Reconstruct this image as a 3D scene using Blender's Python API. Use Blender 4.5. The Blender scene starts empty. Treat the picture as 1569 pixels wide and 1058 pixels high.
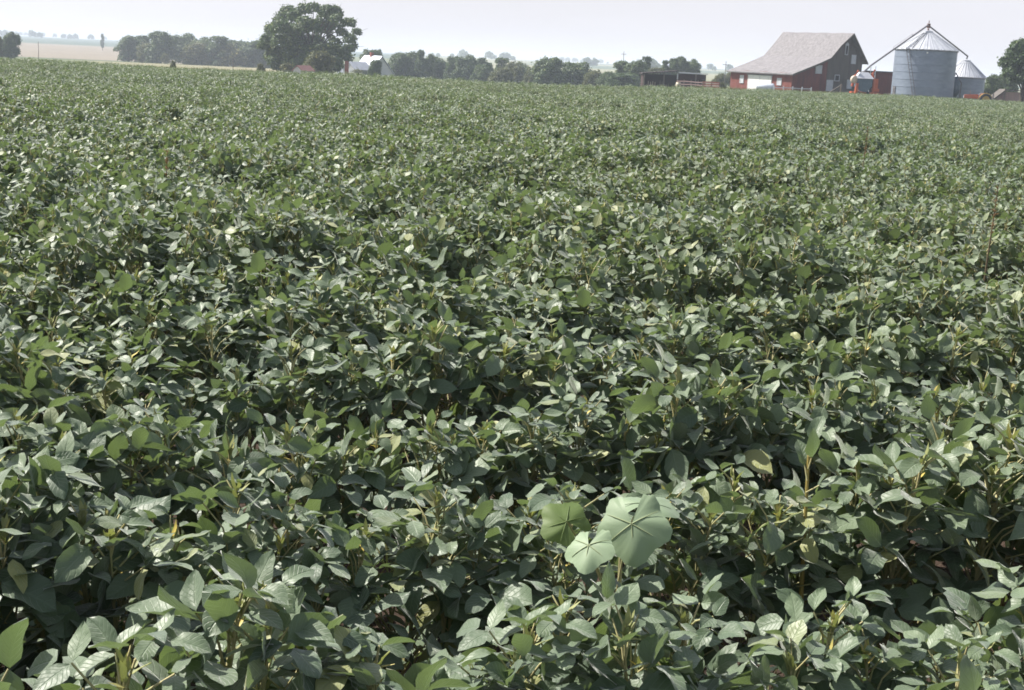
import bpy, math, random
import numpy as np
from mathutils import Vector, Matrix
R = math.radians
C = bpy.context.scene
COL = C.collection
rng = np.random.default_rng(7)
random.seed(7)

# ------------------------------------------------------------------ camera, sky, sun
FPX = 2100.0                      # focal length in photograph pixels (1569 wide)
PW, PH = 1569.0, 1058.0
EYE = Vector((0, 0, 1.92))
PITCH, ROLL = 11.80, 2.75
cam_d = bpy.data.cameras.new("camera")
cam = bpy.data.objects.new("camera", cam_d); COL.objects.link(cam)
cam_d.sensor_width = 36; cam_d.sensor_fit = 'HORIZONTAL'
cam_d.lens = FPX / PW * 36
cam_d.clip_start = 0.05; cam_d.clip_end = 9000
CAMROT = Matrix.Rotation(R(90 - PITCH), 3, 'X') @ Matrix.Rotation(R(ROLL), 3, 'Z')
cam.location = EYE
cam.rotation_euler = CAMROT.to_euler()
C.camera = cam

SUN_AZ, SUN_EL = -66.0, 47.0      # degrees from +Y, clockwise
sd = Vector((math.sin(R(SUN_AZ)) * math.cos(R(SUN_EL)), math.cos(R(SUN_AZ)) * math.cos(R(SUN_EL)), math.sin(R(SUN_EL))))
sun_d = bpy.data.lights.new("sun", 'SUN'); sun = bpy.data.objects.new("sun", sun_d); COL.objects.link(sun)
sun_d.energy = 5.0; sun_d.angle = R(0.6); sun_d.color = (1, 0.95, 0.87)
sun.rotation_euler = sd.to_track_quat('Z', 'Y').to_euler()
sun.location = (0, 0, 60)

w = bpy.data.worlds.new("World"); C.world = w; w.use_nodes = True
nt = w.node_tree; bg = nt.nodes["Background"]
sky = nt.nodes.new("ShaderNodeTexSky"); sky.sky_type = 'NISHITA'; sky.sun_disc = False
sky.sun_elevation = R(SUN_EL); sky.sun_rotation = R(SUN_AZ)
sky.air_density = 1.0; sky.dust_density = 3.0; sky.ozone_density = 2.0
mixs = nt.nodes.new("ShaderNodeMix"); mixs.data_type = 'RGBA'; 
mixs.inputs[7].default_value = (6.7, 6.65, 7.15, 1)         # pale summer haze, thick towards the horizon
tcw = nt.nodes.new("ShaderNodeTexCoord"); spw = nt.nodes.new("ShaderNodeSeparateXYZ"); mrw = nt.nodes.new("ShaderNodeMapRange")
mrw.inputs[1].default_value = 0.0; mrw.inputs[2].default_value = 0.55; mrw.inputs[3].default_value = 0.9; mrw.inputs[4].default_value = 0.24
nt.links.new(tcw.outputs["Generated"], spw.inputs[0]); nt.links.new(spw.outputs[2], mrw.inputs[0]); mpw = nt.nodes.new("ShaderNodeMapping"); mpw.inputs[3].default_value = (1.2, 1.2, 7); nzw = nt.nodes.new("ShaderNodeTexNoise"); nzw.inputs["Scale"].default_value = 2.2; nzw.inputs["Detail"].default_value = 4
nt.links.new(tcw.outputs["Generated"], mpw.inputs[0]); nt.links.new(mpw.outputs[0], nzw.inputs["Vector"])
mdw = nt.nodes.new("ShaderNodeMath"); mdw.operation = 'MULTIPLY_ADD'; mdw.inputs[1].default_value = 0.30; mdw.use_clamp = True
adw = nt.nodes.new("ShaderNodeMath"); adw.operation = 'SUBTRACT'; adw.inputs[1].default_value = 0.15; nt.links.new(mrw.outputs[0], adw.inputs[0])
nt.links.new(nzw.outputs["Fac"], mdw.inputs[0]); nt.links.new(adw.outputs[0], mdw.inputs[2]); nt.links.new(mdw.outputs[0], mixs.inputs[0])      # uneven haze
nt.links.new(sky.outputs[0], mixs.inputs[6]); nt.links.new(mixs.outputs[2], bg.inputs[0])
bg.inputs[1].default_value = 0.075

C.render.engine = 'CYCLES'
C.view_settings.view_transform = 'Standard'; C.view_settings.look = 'None'
C.view_settings.gamma = 1; C.view_settings.use_curve_mapping = False
C.view_settings.exposure = 0.95
C.cycles.use_denoising = True
C.cycles.max_bounces = 8; C.cycles.diffuse_bounces = 3; C.cycles.glossy_bounces = 2
C.cycles.transmission_bounces = 4; C.cycles.volume_bounces = 1; C.cycles.transparent_max_bounces = 4
C.cycles.filter_width = 1.7
C.cycles.caustics_reflective = False; C.cycles.caustics_refractive = False

# ------------------------------------------------------------------ layout helpers
def ray(px, py):
    d = Vector(((px - PW / 2) / FPX, -(py - PH / 2) / FPX, -1))
    return CAMROT @ d
def at(px, py, Y):                 # the point of the place seen at (px,py) of the photograph, Y metres away
    d = ray(px, py); return EYE + d * (Y / d.y)
def sstep(a, b, x):
    t = np.clip((x - a) / (b - a), 0, 1); return t * t * (3 - 2 * t)
PL = np.array([(0, 0), (90, -.5), (110, -.65), (150, -1.15), (230, -2.2), (300, -3.3), (450, -4.6), (600, -6.7), (900, -4.5), (1500, -2.5), (2200, -.9), (3400, -.4), (9000, -.4)])
PCn = np.array([(0, 0), (90, -.5), (110, -.8), (200, -3.6), (300, -5.4), (350, -6.4), (500, -7), (900, -4), (1500, -1.5), (2200, -.4), (3400, -.1), (9000, -.1)])
PR = np.array([(0, 0), (90, -.5), (150, -.86), (180, -1.0), (260, -1.3), (350, -2.5), (500, -4.5), (900, -3), (1500, -1), (2200, 0), (3400, .5), (9000, .5)])
def terrain(x, y):
    x = np.asarray(x, float); y = np.asarray(y, float)
    D = np.hypot(x, y); az = np.degrees(np.arctan2(x, y))
    wl = 1 - sstep(-10, -6.5, az); wr = sstep(3.0, 5.6, az); wc = 1 - wl - wr
    z = wl * np.interp(D, PL[:, 0], PL[:, 1]) + wc * np.interp(D, PCn[:, 0], PCn[:, 1]) + wr * np.interp(D, PR[:, 0], PR[:, 1])
    z = np.where(y > 0, z, z * 0.4)
    und = .07 * np.sin(x * .21 + 1.1) * np.sin(y * .17 + .5) + .05 * np.sin(x * .09 - y * .13)
    far = .35 * np.sin(x * .011 + 2) * np.sin(y * .013) * sstep(250, 700, D)
    return z + und * sstep(4, 20, D) * (1 - sstep(140, 260, D)) + far
def tz(x, y): return float(terrain(x, y))
EDGE = np.array([(-180, 60), (-40, 82), (-20, 101), (-10, 95), (0, 92), (3, 95), (6, 107), (9, 131), (11, 148), (20, 155), (40, 160), (180, 100)])
def edge_of(az): return np.interp(az, EDGE[:, 0], EDGE[:, 1])

# ------------------------------------------------------------------ mesh helpers
class MB:
    def __init__(s): s.v = []; s.f = []; s.t = []; s.uv = []
    def add(s, vs, fs, tint=0.5, uv=None):
        o = len(s.v); s.v.extend([tuple(p) for p in vs]); s.f.extend([tuple(i + o for i in f) for f in fs])
        s.t.extend([tint] * len(vs)); s.uv.extend(uv if uv is not None else [(0, 0)] * len(vs))
    def box(s, x0, x1, y0, y1, z0, z1, M=None, tint=.5):
        vs = [Vector((x, y, z)) for z in (z0, z1) for y in (y0, y1) for x in (x0, x1)]
        if M is not None: vs = [M @ p for p in vs]
        s.add(vs, [(0, 2, 3, 1), (4, 5, 7, 6), (0, 1, 5, 4), (2, 6, 7, 3), (0, 4, 6, 2), (1, 3, 7, 5)], tint)
    def tube(s, pts, rad, n=6, tint=.5, cap=True):
        pts = [Vector(p) for p in pts]; vs = []; fs = []
        for i, p in enumerate(pts):
            d = (pts[min(i + 1, len(pts) - 1)] - pts[max(i - 1, 0)]).normalized()
            a = d.cross(Vector((.31, .17, .93)) if abs(d.z) < .9 else Vector((1, .1, 0))).normalized(); b = d.cross(a)
            r = rad[i] if hasattr(rad, '__len__') else rad
            for k in range(n):
                th = 2 * math.pi * k / n; vs.append(p + (a * math.cos(th) + b * math.sin(th)) * r)
        for i in range(len(pts) - 1):
            for k in range(n):
                k2 = (k + 1) % n; fs.append((i * n + k, i * n + k2, (i + 1) * n + k2, (i + 1) * n + k))
        if cap: fs.append(tuple(range(n - 1, -1, -1))); fs.append(tuple((len(pts) - 1) * n + k for k in range(n)))
        s.add(vs, fs, tint)
    def lathe(s, prof, n=32, c=(0, 0, 0), tint=.5, ripple=0):
        vs = []; fs = []
        for (r, z) in prof:
            for k in range(n):
                th = 2 * math.pi * k / n
                vs.append((c[0] + r * math.cos(th), c[1] + r * math.sin(th), c[2] + z + (ripple * r if k % 2 else 0)))
        for i in range(len(prof) - 1):
            for k in range(n):
                k2 = (k + 1) % n; fs.append((i * n + k, i * n + k2, (i + 1) * n + k2, (i + 1) * n + k))
        s.add(vs, fs, tint)
    def prism(s, poly, ext, M=None, tint=.5):     # poly: 3D points, ext: vector
        ext = Vector(ext); a = [Vector(p) for p in poly]; b = [p + ext for p in a]; n = len(a)
        vs = a + b
        if M is not None: vs = [M @ p for p in vs]
        fs = [tuple(range(n - 1, -1, -1)), tuple(range(n, 2 * n))] + [(i, (i + 1) % n, n + (i + 1) % n, n + i) for i in range(n)]
        s.add(vs, fs, tint)
    def mesh(s, name, mat, smooth=False):
        me = bpy.data.meshes.new(name); me.from_pydata(s.v, [], s.f)
        a = me.attributes.new("tint", 'FLOAT', 'POINT'); a.data.foreach_set("value", np.array(s.t, np.float32))
        ul = me.uv_layers.new(name="UVMap"); li = np.empty(len(me.loops), np.int32); me.loops.foreach_get("vertex_index", li)
        ul.data.foreach_set("uv", np.array(s.uv, np.float32)[li].ravel())
        for m in (mat if isinstance(mat, (list, tuple)) else [mat]): me.materials.append(m)
        if smooth: me.polygons.foreach_set("use_smooth", np.ones(len(me.polygons), bool))
        me.update(); return me
    def build(s, name, mat, parent=None, smooth=False):
        o = bpy.data.objects.new(name, s.mesh(name, mat, smooth)); COL.objects.link(o)
        if parent is not None: o.parent = parent
        return o
def thing(name, label, cat, loc=(0, 0, 0), rz=0, group=None):
    o = bpy.data.objects.new(name, None); COL.objects.link(o); o.location = loc; o.rotation_euler = (0, 0, rz)
    o.empty_display_size = .2
    return tag(o, label, cat, group)
def tag(o, label, cat, group=None):
    o["label"] = label; o["category"] = cat
    if group: o["group"] = group
    return o

# ------------------------------------------------------------------ materials
def mat(name, col, rough=.7, spec=.3, metal=0, noise=None, nscale=4, bump=0, bscale=20, stretch=(1, 1, 1), tint=0):
    m = bpy.data.materials.new(name); m.use_nodes = True; n = m.node_tree; p = n.nodes["Principled BSDF"]; L = n.links.new
    p.inputs["Roughness"].default_value = rough; p.inputs["Specular IOR Level"].default_value = spec; p.inputs["Metallic"].default_value = metal
    tc = n.nodes.new("ShaderNodeTexCoord"); mp = n.nodes.new("ShaderNodeMapping"); mp.inputs[3].default_value = stretch
    L(tc.outputs["Object"], mp.inputs[0])
    c1 = n.nodes.new("ShaderNodeMix"); c1.data_type = 'RGBA'
    c1.inputs[6].default_value = (*col, 1); c1.inputs[7].default_value = (*(noise or tuple(x * .75 for x in col)), 1)
    nz = n.nodes.new("ShaderNodeTexNoise"); nz.inputs["Scale"].default_value = nscale; nz.inputs["Detail"].default_value = 5; nz.inputs["Roughness"].default_value = .65
    L(mp.outputs[0], nz.inputs["Vector"])
    rp = n.nodes.new("ShaderNodeMapRange"); rp.inputs[1].default_value = .35; rp.inputs[2].default_value = .65
    L(nz.outputs["Fac"], rp.inputs[0]); L(rp.outputs[0], c1.inputs[0]); L(c1.outputs[2], p.inputs["Base Color"])
    if bump:
        b = n.nodes.new("ShaderNodeBump"); b.inputs["Strength"].default_value = bump; b.inputs["Distance"].default_value = .03
        nb = n.nodes.new("ShaderNodeTexNoise"); nb.inputs["Scale"].default_value = bscale; nb.inputs["Detail"].default_value = 4
        L(mp.outputs[0], nb.inputs["Vector"]); L(nb.outputs["Fac"], b.inputs["Height"]); L(b.outputs[0], p.inputs["Normal"])
    return m
def boards(name, col, col2, axis='X', width=.22, rough=.8, horizontal=False):
    m = mat(name, col, rough, .25, noise=col2, nscale=1.6, stretch=(1, 1, .18) if not horizontal else (.18, .18, 1))
    n = m.node_tree; L = n.links.new; p = n.nodes["Principled BSDF"]
    wv = n.nodes.new("ShaderNodeTexWave"); wv.bands_direction = 'Z' if horizontal else axis; wv.wave_profile = 'SAW'
    wv.inputs["Scale"].default_value = .314 / width
    tc = [x for x in n.nodes if x.type == 'TEX_COORD'][0]; L(tc.outputs["Object"], wv.inputs["Vector"])
    b = n.nodes.new("ShaderNodeBump"); b.inputs["Strength"].default_value = .6; b.inputs["Distance"].default_value = .04
    L(wv.outputs["Fac"], b.inputs["Height"]); L(b.outputs[0], p.inputs["Normal"])
    return m
def leafmat(name, dark, light, back, trans, rough=.45, spec=.5, tr=.25, veins=True, sheen=0, big=0.0, bigcol=(.1, .13, .05)):
    m = bpy.data.materials.new(name); m.use_nodes = True; n = m.node_tree; p = n.nodes["Principled BSDF"]; L = n.links.new
    at_ = n.nodes.new("ShaderNodeAttribute"); at_.attribute_name = "tint"
    oi = n.nodes.new("ShaderNodeObjectInfo")
    ad = n.nodes.new("ShaderNodeMath"); ad.operation = 'MULTIPLY_ADD'; ad.inputs[1].default_value = .3; L(oi.outputs["Random"], ad.inputs[0])
    sub = n.nodes.new("ShaderNodeMath"); sub.operation = 'SUBTRACT'; sub.inputs[1].default_value = .15; L(at_.outputs["Fac"], sub.inputs[0]); L(sub.outputs[0], ad.inputs[2])
    c = n.nodes.new("ShaderNodeValToRGB"); e = c.color_ramp.elements; e[0].color = (*dark, 1); e[1].position = .82; e[1].color = (*light, 1)
    e = c.color_ramp.elements.new(1.0); e.color = (light[0] * 1.9, light[1] * 1.45, light[2] * .9, 1); L(ad.outputs[0], c.inputs[0])
    out = c.outputs[0]
    if big:
        g = n.nodes.new("ShaderNodeNewGeometry"); nz = n.nodes.new("ShaderNodeTexNoise"); nz.inputs["Scale"].default_value = .09; nz.inputs["Detail"].default_value = 3
        L(g.outputs["Position"], nz.inputs["Vector"]); mr = n.nodes.new("ShaderNodeMapRange"); mr.inputs[1].default_value = .43; mr.inputs[2].default_value = .66; mr.inputs[4].default_value = big
        L(nz.outputs["Fac"], mr.inputs[0]); c3 = n.nodes.new("ShaderNodeMix"); c3.data_type = 'RGBA'; c3.inputs[7].default_value = (*bigcol, 1)
        L(mr.outputs[0], c3.inputs[0]); L(out, c3.inputs[6]); out = c3.outputs[2]
    if veins:
        uv = n.nodes.new("ShaderNodeUVMap"); uv.uv_map = "UVMap"; sp = n.nodes.new("ShaderNodeSeparateXYZ"); L(uv.outputs[0], sp.inputs[0])
        av = n.nodes.new("ShaderNodeMath"); av.operation = 'ABSOLUTE'; L(sp.outputs[1], av.inputs[0])     # v: -1..1
        # side veins sweep forward from the midrib
        s1 = n.nodes.new("ShaderNodeMath"); s1.operation = 'MULTIPLY_ADD'; s1.inputs[1].default_value = -.28; L(av.outputs[0], s1.inputs[0]); L(sp.outputs[0], s1.inputs[2])
        s2 = n.nodes.new("ShaderNodeMath"); s2.operation = 'MULTIPLY'; s2.inputs[1].default_value = 44; L(s1.outputs[0], s2.inputs[0])
        s3 = n.nodes.new("ShaderNodeMath"); s3.operation = 'SINE'; L(s2.outputs[0], s3.inputs[0])
        s4 = n.nodes.new("ShaderNodeMapRange"); s4.inputs[1].default_value = .82; s4.inputs[2].default_value = 1; L(s3.outputs[0], s4.inputs[0])
        m1 = n.nodes.new("ShaderNodeMapRange"); m1.inputs[1].default_value = .1; m1.inputs[2].default_value = .02; L(av.outputs[0], m1.inputs[0])
        mx = n.nodes.new("ShaderNodeMath"); mx.operation = 'MAXIMUM'; L(s4.outputs[0], mx.inputs[0]); L(m1.outputs[0], mx.inputs[1])
        vf = n.nodes.new("ShaderNodeMath"); vf.operation = 'MULTIPLY'; vf.inputs[1].default_value = .22; L(mx.outputs[0], vf.inputs[0])
        c4 = n.nodes.new("ShaderNodeMix"); c4.data_type = 'RGBA'; c4.inputs[7].default_value = (*[x * 1.3 + .03 for x in light], 1); L(vf.outputs[0], c4.inputs[0]); L(out, c4.inputs[6]); out = c4.outputs[2]
        nz2 = n.nodes.new("ShaderNodeTexNoise"); nz2.inputs["Scale"].default_value = 60; nz2.inputs["Detail"].default_value = 2
        tc = n.nodes.new("ShaderNodeTexCoord"); L(tc.outputs["Object"], nz2.inputs["Vector"])
        hs = n.nodes.new("ShaderNodeMath"); hs.operation = 'MULTIPLY_ADD'; hs.inputs[1].default_value = -.6; L(mx.outputs[0], hs.inputs[0]); L(nz2.outputs["Fac"], hs.inputs[2])
        b = n.nodes.new("ShaderNodeBump"); b.inputs["Strength"].default_value = .45; b.inputs["Distance"].default_value = .004; L(hs.outputs[0], b.inputs["Height"]); L(b.outputs[0], p.inputs["Normal"])
    g2 = n.nodes.new("ShaderNodeNewGeometry"); c2 = n.nodes.new("ShaderNodeMix"); c2.data_type = 'RGBA'; c2.inputs[7].default_value = (*back, 1)
    bk = n.nodes.new("ShaderNodeMath"); bk.operation = 'MULTIPLY'; bk.inputs[1].default_value = .85; L(g2.outputs["Backfacing"], bk.inputs[0])
    L(bk.outputs[0], c2.inputs[0]); L(out, c2.inputs[6]); L(c2.outputs[2], p.inputs["Base Color"])
    p.inputs["Roughness"].default_value = rough; p.inputs["Specular IOR Level"].default_value = spec
    p.inputs["Sheen Weight"].default_value = sheen; p.inputs["Sheen Roughness"].default_value = .45
    t = n.nodes.new("ShaderNodeBsdfTranslucent"); t.inputs[0].default_value = (*trans, 1)
    ms = n.nodes.new("ShaderNodeMixShader"); ms.inputs[0].default_value = tr
    L(p.outputs[0], ms.inputs[1]); L(t.outputs[0], ms.inputs[2]); L(ms.outputs[0], n.nodes["Material Output"].inputs[0])
    return m

M_SOY = leafmat("soybean_leaf", (.046, .084, .044), (.150, .205, .115), (.17, .21, .135), (.18, .26, .07), .48, .5, .24, sheen=.5, big=.65, bigcol=(.135, .165, .075))
M_BUD = leafmat("young_leaf", (.18, .21, .08), (.34, .35, .15), (.26, .28, .15), (.3, .34, .08), .55, .4, .25, veins=False)
M_STEM = mat("green_stem", (.33, .33, .16), .6, .3, noise=(.42, .36, .19), nscale=14)
M_STEMY = mat("yellow_stem", (.34, .25, .07), .6, .3, noise=(.24, .21, .07), nscale=14)
M_TREE = leafmat("tree_leaf", (.040, .070, .034), (.100, .148, .060), (.09, .125, .06), (.12, .19, .05), .55, .35, .22, veins=False)
M_TREE2 = leafmat("olive_leaf", (.05, .065, .028), (.13, .145, .062), (.12, .13, .07), (.16, .18, .05), .6, .3, .22, veins=False)
M_STALK = mat("dry_stalk", (.17, .13, .08), .8, .2)
M_SEED = leafmat("dry_seed", (.15, .11, .06), (.24, .17, .10), (.3, .2, .13), (.25, .15, .06), .7, .2, .2, veins=False)
M_BARK = mat("bark", (.10, .08, .065), .9, .1, noise=(.055, .045, .04), nscale=6)
M_PALE = leafmat("pale_leaf", (.15, .215, .13), (.24, .315, .195), (.20, .26, .16), (.22, .30, .08), .55, .35, .22, veins=False, sheen=.15)
M_LIME = leafmat("lime_leaf", (.09, .14, .04), (.15, .21, .07), (.14, .18, .08), (.22, .30, .06), .55, .35, .3, veins=False)
M_GRASS = leafmat("grass_blade", (.06, .085, .035), (.20, .19, .085), (.14, .16, .08), (.16, .2, .05), .6, .3, .2, veins=False)
M_WOODG = boards("weathered_boards", (.140, .125, .112), (.085, .078, .072), 'X', .25)
M_RED = boards("red_boards", (.24, .082, .066), (.18, .06, .05), 'Y', .22)
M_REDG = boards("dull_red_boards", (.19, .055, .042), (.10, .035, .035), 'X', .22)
M_ROOF = mat("wood_shingles", (.24, .23, .238), .85, .2, noise=(.15, .143, .15), nscale=1.3, bump=.5, bscale=7, stretch=(1, 3, 3))
M_WHITE = mat("white_paint", (.80, .80, .78), .6, .3, noise=(.70, .70, .69), nscale=2)
M_GREYW = mat("dull_white_paint", (.55, .57, .60), .6, .3, noise=(.46, .48, .52), nscale=3)
M_DARK = mat("dark_opening", (.018, .018, .02), .9, .1)
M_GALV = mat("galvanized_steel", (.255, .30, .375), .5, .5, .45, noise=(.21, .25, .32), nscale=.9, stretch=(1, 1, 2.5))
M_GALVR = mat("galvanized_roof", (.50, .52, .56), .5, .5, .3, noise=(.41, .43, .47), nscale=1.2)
M_STEEL = mat("dull_steel", (.20, .20, .22), .55, .4, .4, noise=(.14, .13, .13), nscale=3)
M_RUST = mat("rusty_red_paint", (.30, .085, .05), .7, .3, noise=(.2, .06, .05), nscale=3)
M_ORANGE = mat("orange_paint", (.50, .12, .045), .5, .4, noise=(.45, .09, .03), nscale=3)
M_YELL = mat("yellow_paint", (.6, .42, .1), .5, .4, noise=(.45, .3, .1), nscale=3)
M_BLUEG = mat("blue_grey_steel", (.10, .15, .19), .5, .4, .1, noise=(.07, .11, .15), nscale=2)
M_TYRE = mat("tyre_rubber", (.025, .025, .026), .85, .2)
M_PINK = boards("faded_pink_boards", (.40, .27, .25), (.30, .21, .21), 'X', .2)
M_POLE = mat("weathered_pole", (.20, .17, .15), .9, .1, noise=(.13, .115, .1), nscale=5)
M_HROOF = mat("metal_house_roof", (.36, .39, .46), .45, .5, .2, noise=(.30, .33, .40), nscale=2)
M_HWALL = boards("white_siding", (.52, .53, .56), (.43, .45, .48), 'X', .25, horizontal=True)
M_BRICK = mat("red_brick", (.30, .10, .075), .85, .2, noise=(.22, .075, .06), nscale=8)
M_REDROOF = mat("red_roof", (.26, .13, .115), .7, .3, noise=(.20, .10, .09), nscale=3)

def add_rings(m, scale, strength=.5):
    n = m.node_tree; L = n.links.new
    tc = [x for x in n.nodes if x.type == 'TEX_COORD'][0]
    wv = n.nodes.new("ShaderNodeTexWave"); wv.bands_direction = 'Z'; wv.inputs["Scale"].default_value = scale; L(tc.outputs["Object"], wv.inputs["Vector"])
    b = n.nodes.new("ShaderNodeBump"); b.inputs["Strength"].default_value = strength; b.inputs["Distance"].default_value = .012
    L(wv.outputs["Fac"], b.inputs["Height"]); L(b.outputs[0], n.nodes["Principled BSDF"].inputs["Normal"])
add_rings(M_GALV, 1.6, .12)

# ------------------------------------------------------------------ ground
def build_ground():
    th = np.radians(np.concatenate([np.linspace(-180, -31, 60)[:-1], np.linspace(-31, 31, 440), np.linspace(31, 180, 60)[1:-1]]))
    rr = np.concatenate([[.02], np.geomspace(.4, 3400, 250)])
    T, RR = np.meshgrid(th, rr); X = RR * np.sin(T); Y = RR * np.cos(T); Z = terrain(X, Y)
    nr, ntn = X.shape
    az = np.degrees(T); D = RR
    nzv = np.sin(X * .05 + 3 * np.sin(Y * .031)) * .5 + np.sin(Y * .043 + X * .021) * .5
    soil = np.array((.060, .042, .032)); grass = np.array((.115, .135, .062)); tan = np.array((.225, .205, .125)); stub = np.array((.20, .165, .12))
    corn = np.array((.045, .075, .045)); hill = np.array((.23, .225, .13)); corn2 = np.array((.075, .105, .06))
    Cc = np.zeros(X.shape + (3,)); Cc[:] = grass
    def put(mask, c):
        m = np.clip(mask, 0, 1)[..., None]; Cc[:] = Cc * (1 - m) + c * m
    band = lambda v, a, b, e: sstep(a - e, a + e, v) * (1 - sstep(b - e, b + e, v))
    put(band(D, 130, 430, 8) * (1 - sstep(-9.5, -8.6, az)) * (.75 + .25 * nzv) * sstep(-18.5, -16.5, az), tan)
    put(band(D, 480, 1150, 25) * (1 - sstep(-12, -9, az)), stub)
    put(band(D, 1150, 2300, 40) * (1 - sstep(-5, -1, az)), corn)
    put(band(D, 2300, 3600, 60) * (1 - sstep(-5, -1, az)), corn2)
    put(band(D, 420, 520, 12) * (1 - sstep(-16, -14, az)), np.array((.075, .10, .05)))
    put(sstep(600, 700, D) * sstep(-6, -2, az), hill * .9)
    put(band(D, 1100, 1500, 30) * sstep(-2, 2, az), corn2)
    put(band(D, 1900, 2300, 50) * sstep(-2, 2, az), corn)
    put(band(D, 225, 236, 2) * (1 - sstep(-18.5, -17.2, az)), np.array((.42, .40, .36)))       # pale farm track
    put(1 - sstep(-1.2, .6, D - edge_of(az)), soil)
    vs = np.stack([X, Y, Z], -1).reshape(-1, 3)
    i = np.arange(nr - 1)[:, None]; k = np.arange(ntn)[None, :]; k2 = (k + 1) % ntn
    fs = np.stack(np.broadcast_arrays(i * ntn + k, (i + 1) * ntn + k, (i + 1) * ntn + k2, i * ntn + k2), -1).reshape(-1, 4)
    me = bpy.data.meshes.new("ground"); me.from_pydata(vs.tolist(), [], fs[:, ::-1].tolist())
    ca = me.attributes.new("zone", 'FLOAT_COLOR', 'POINT'); ca.data.foreach_set("color", np.concatenate([Cc.reshape(-1, 3), np.ones((nr * ntn, 1))], 1).astype(np.float32).ravel())
    me.polygons.foreach_set("use_smooth", np.ones(len(me.polygons), bool))
    m = bpy.data.materials.new("ground"); m.use_nodes = True; n = m.node_tree; L = n.links.new; p = n.nodes["Principled BSDF"]
    a = n.nodes.new("ShaderNodeAttribute"); a.attribute_name = "zone"
    g = n.nodes.new("ShaderNodeNewGeometry")
    def nz(s, d=6):
        x = n.nodes.new("ShaderNodeTexNoise"); x.inputs["Scale"].default_value = s; x.inputs["Detail"].default_value = d; x.inputs["Roughness"].default_value = .7; L(g.outputs["Position"], x.inputs["Vector"]); return x
    n1, n2 = nz(9), nz(.12)
    mr = n.nodes.new("ShaderNodeMapRange"); mr.inputs[1].default_value = .3; mr.inputs[2].default_value = .7; mr.inputs[3].default_value = .55; mr.inputs[4].default_value = 1.35; L(n1.outputs["Fac"], mr.inputs[0])
    mr2 = n.nodes.new("ShaderNodeMapRange"); mr2.inputs[1].default_value = .3; mr2.inputs[2].default_value = .7; mr2.inputs[3].default_value = .8; mr2.inputs[4].default_value = 1.2; L(n2.outputs["Fac"], mr2.inputs[0])
    mu = n.nodes.new("ShaderNodeMath"); mu.operation = 'MULTIPLY'; L(mr.outputs[0], mu.inputs[0]); L(mr2.outputs[0], mu.inputs[1])
    vm = n.nodes.new("ShaderNodeVectorMath"); vm.operation = 'SCALE'; L(a.outputs["Color"], vm.inputs[0]); L(mu.outputs[0], vm.inputs[3]); L(vm.outputs[0], p.inputs["Base Color"])
    p.inputs["Roughness"].default_value = .95; p.inputs["Specular IOR Level"].default_value = .15
    b = n.nodes.new("ShaderNodeBump"); b.inputs["Strength"].default_value = .8; b.inputs["Distance"].default_value = .04; n3 = nz(24, 5); L(n3.outputs["Fac"], b.inputs["Height"]); L(b.outputs[0], p.inputs["Normal"])
    me.materials.append(m)
    o = bpy.data.objects.new("ground", me); COL.objects.link(o); o["kind"] = "structure"
build_ground()

# ------------------------------------------------------------------ haze: one box of even, thin air
def build_haze(d):
    b = MB(); b.box(-3600, 3600, -3600, 3600, -12, 15)
    m = bpy.data.materials.new("summer_haze"); m.use_nodes = True; n = m.node_tree
    n.nodes.remove(n.nodes["Principled BSDF"]); v = n.nodes.new("ShaderNodeVolumePrincipled")
    v.inputs["Color"].default_value = (.76, .85, 1, 1); v.inputs["Density"].default_value = d; v.inputs["Anisotropy"].default_value = .1
    n.links.new(v.outputs[0], n.nodes["Material Output"].inputs["Volume"])
    o = b.build("haze", m); o["kind"] = "stuff"
    o.display_type = 'WIRE'
build_haze(.00042)

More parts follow.
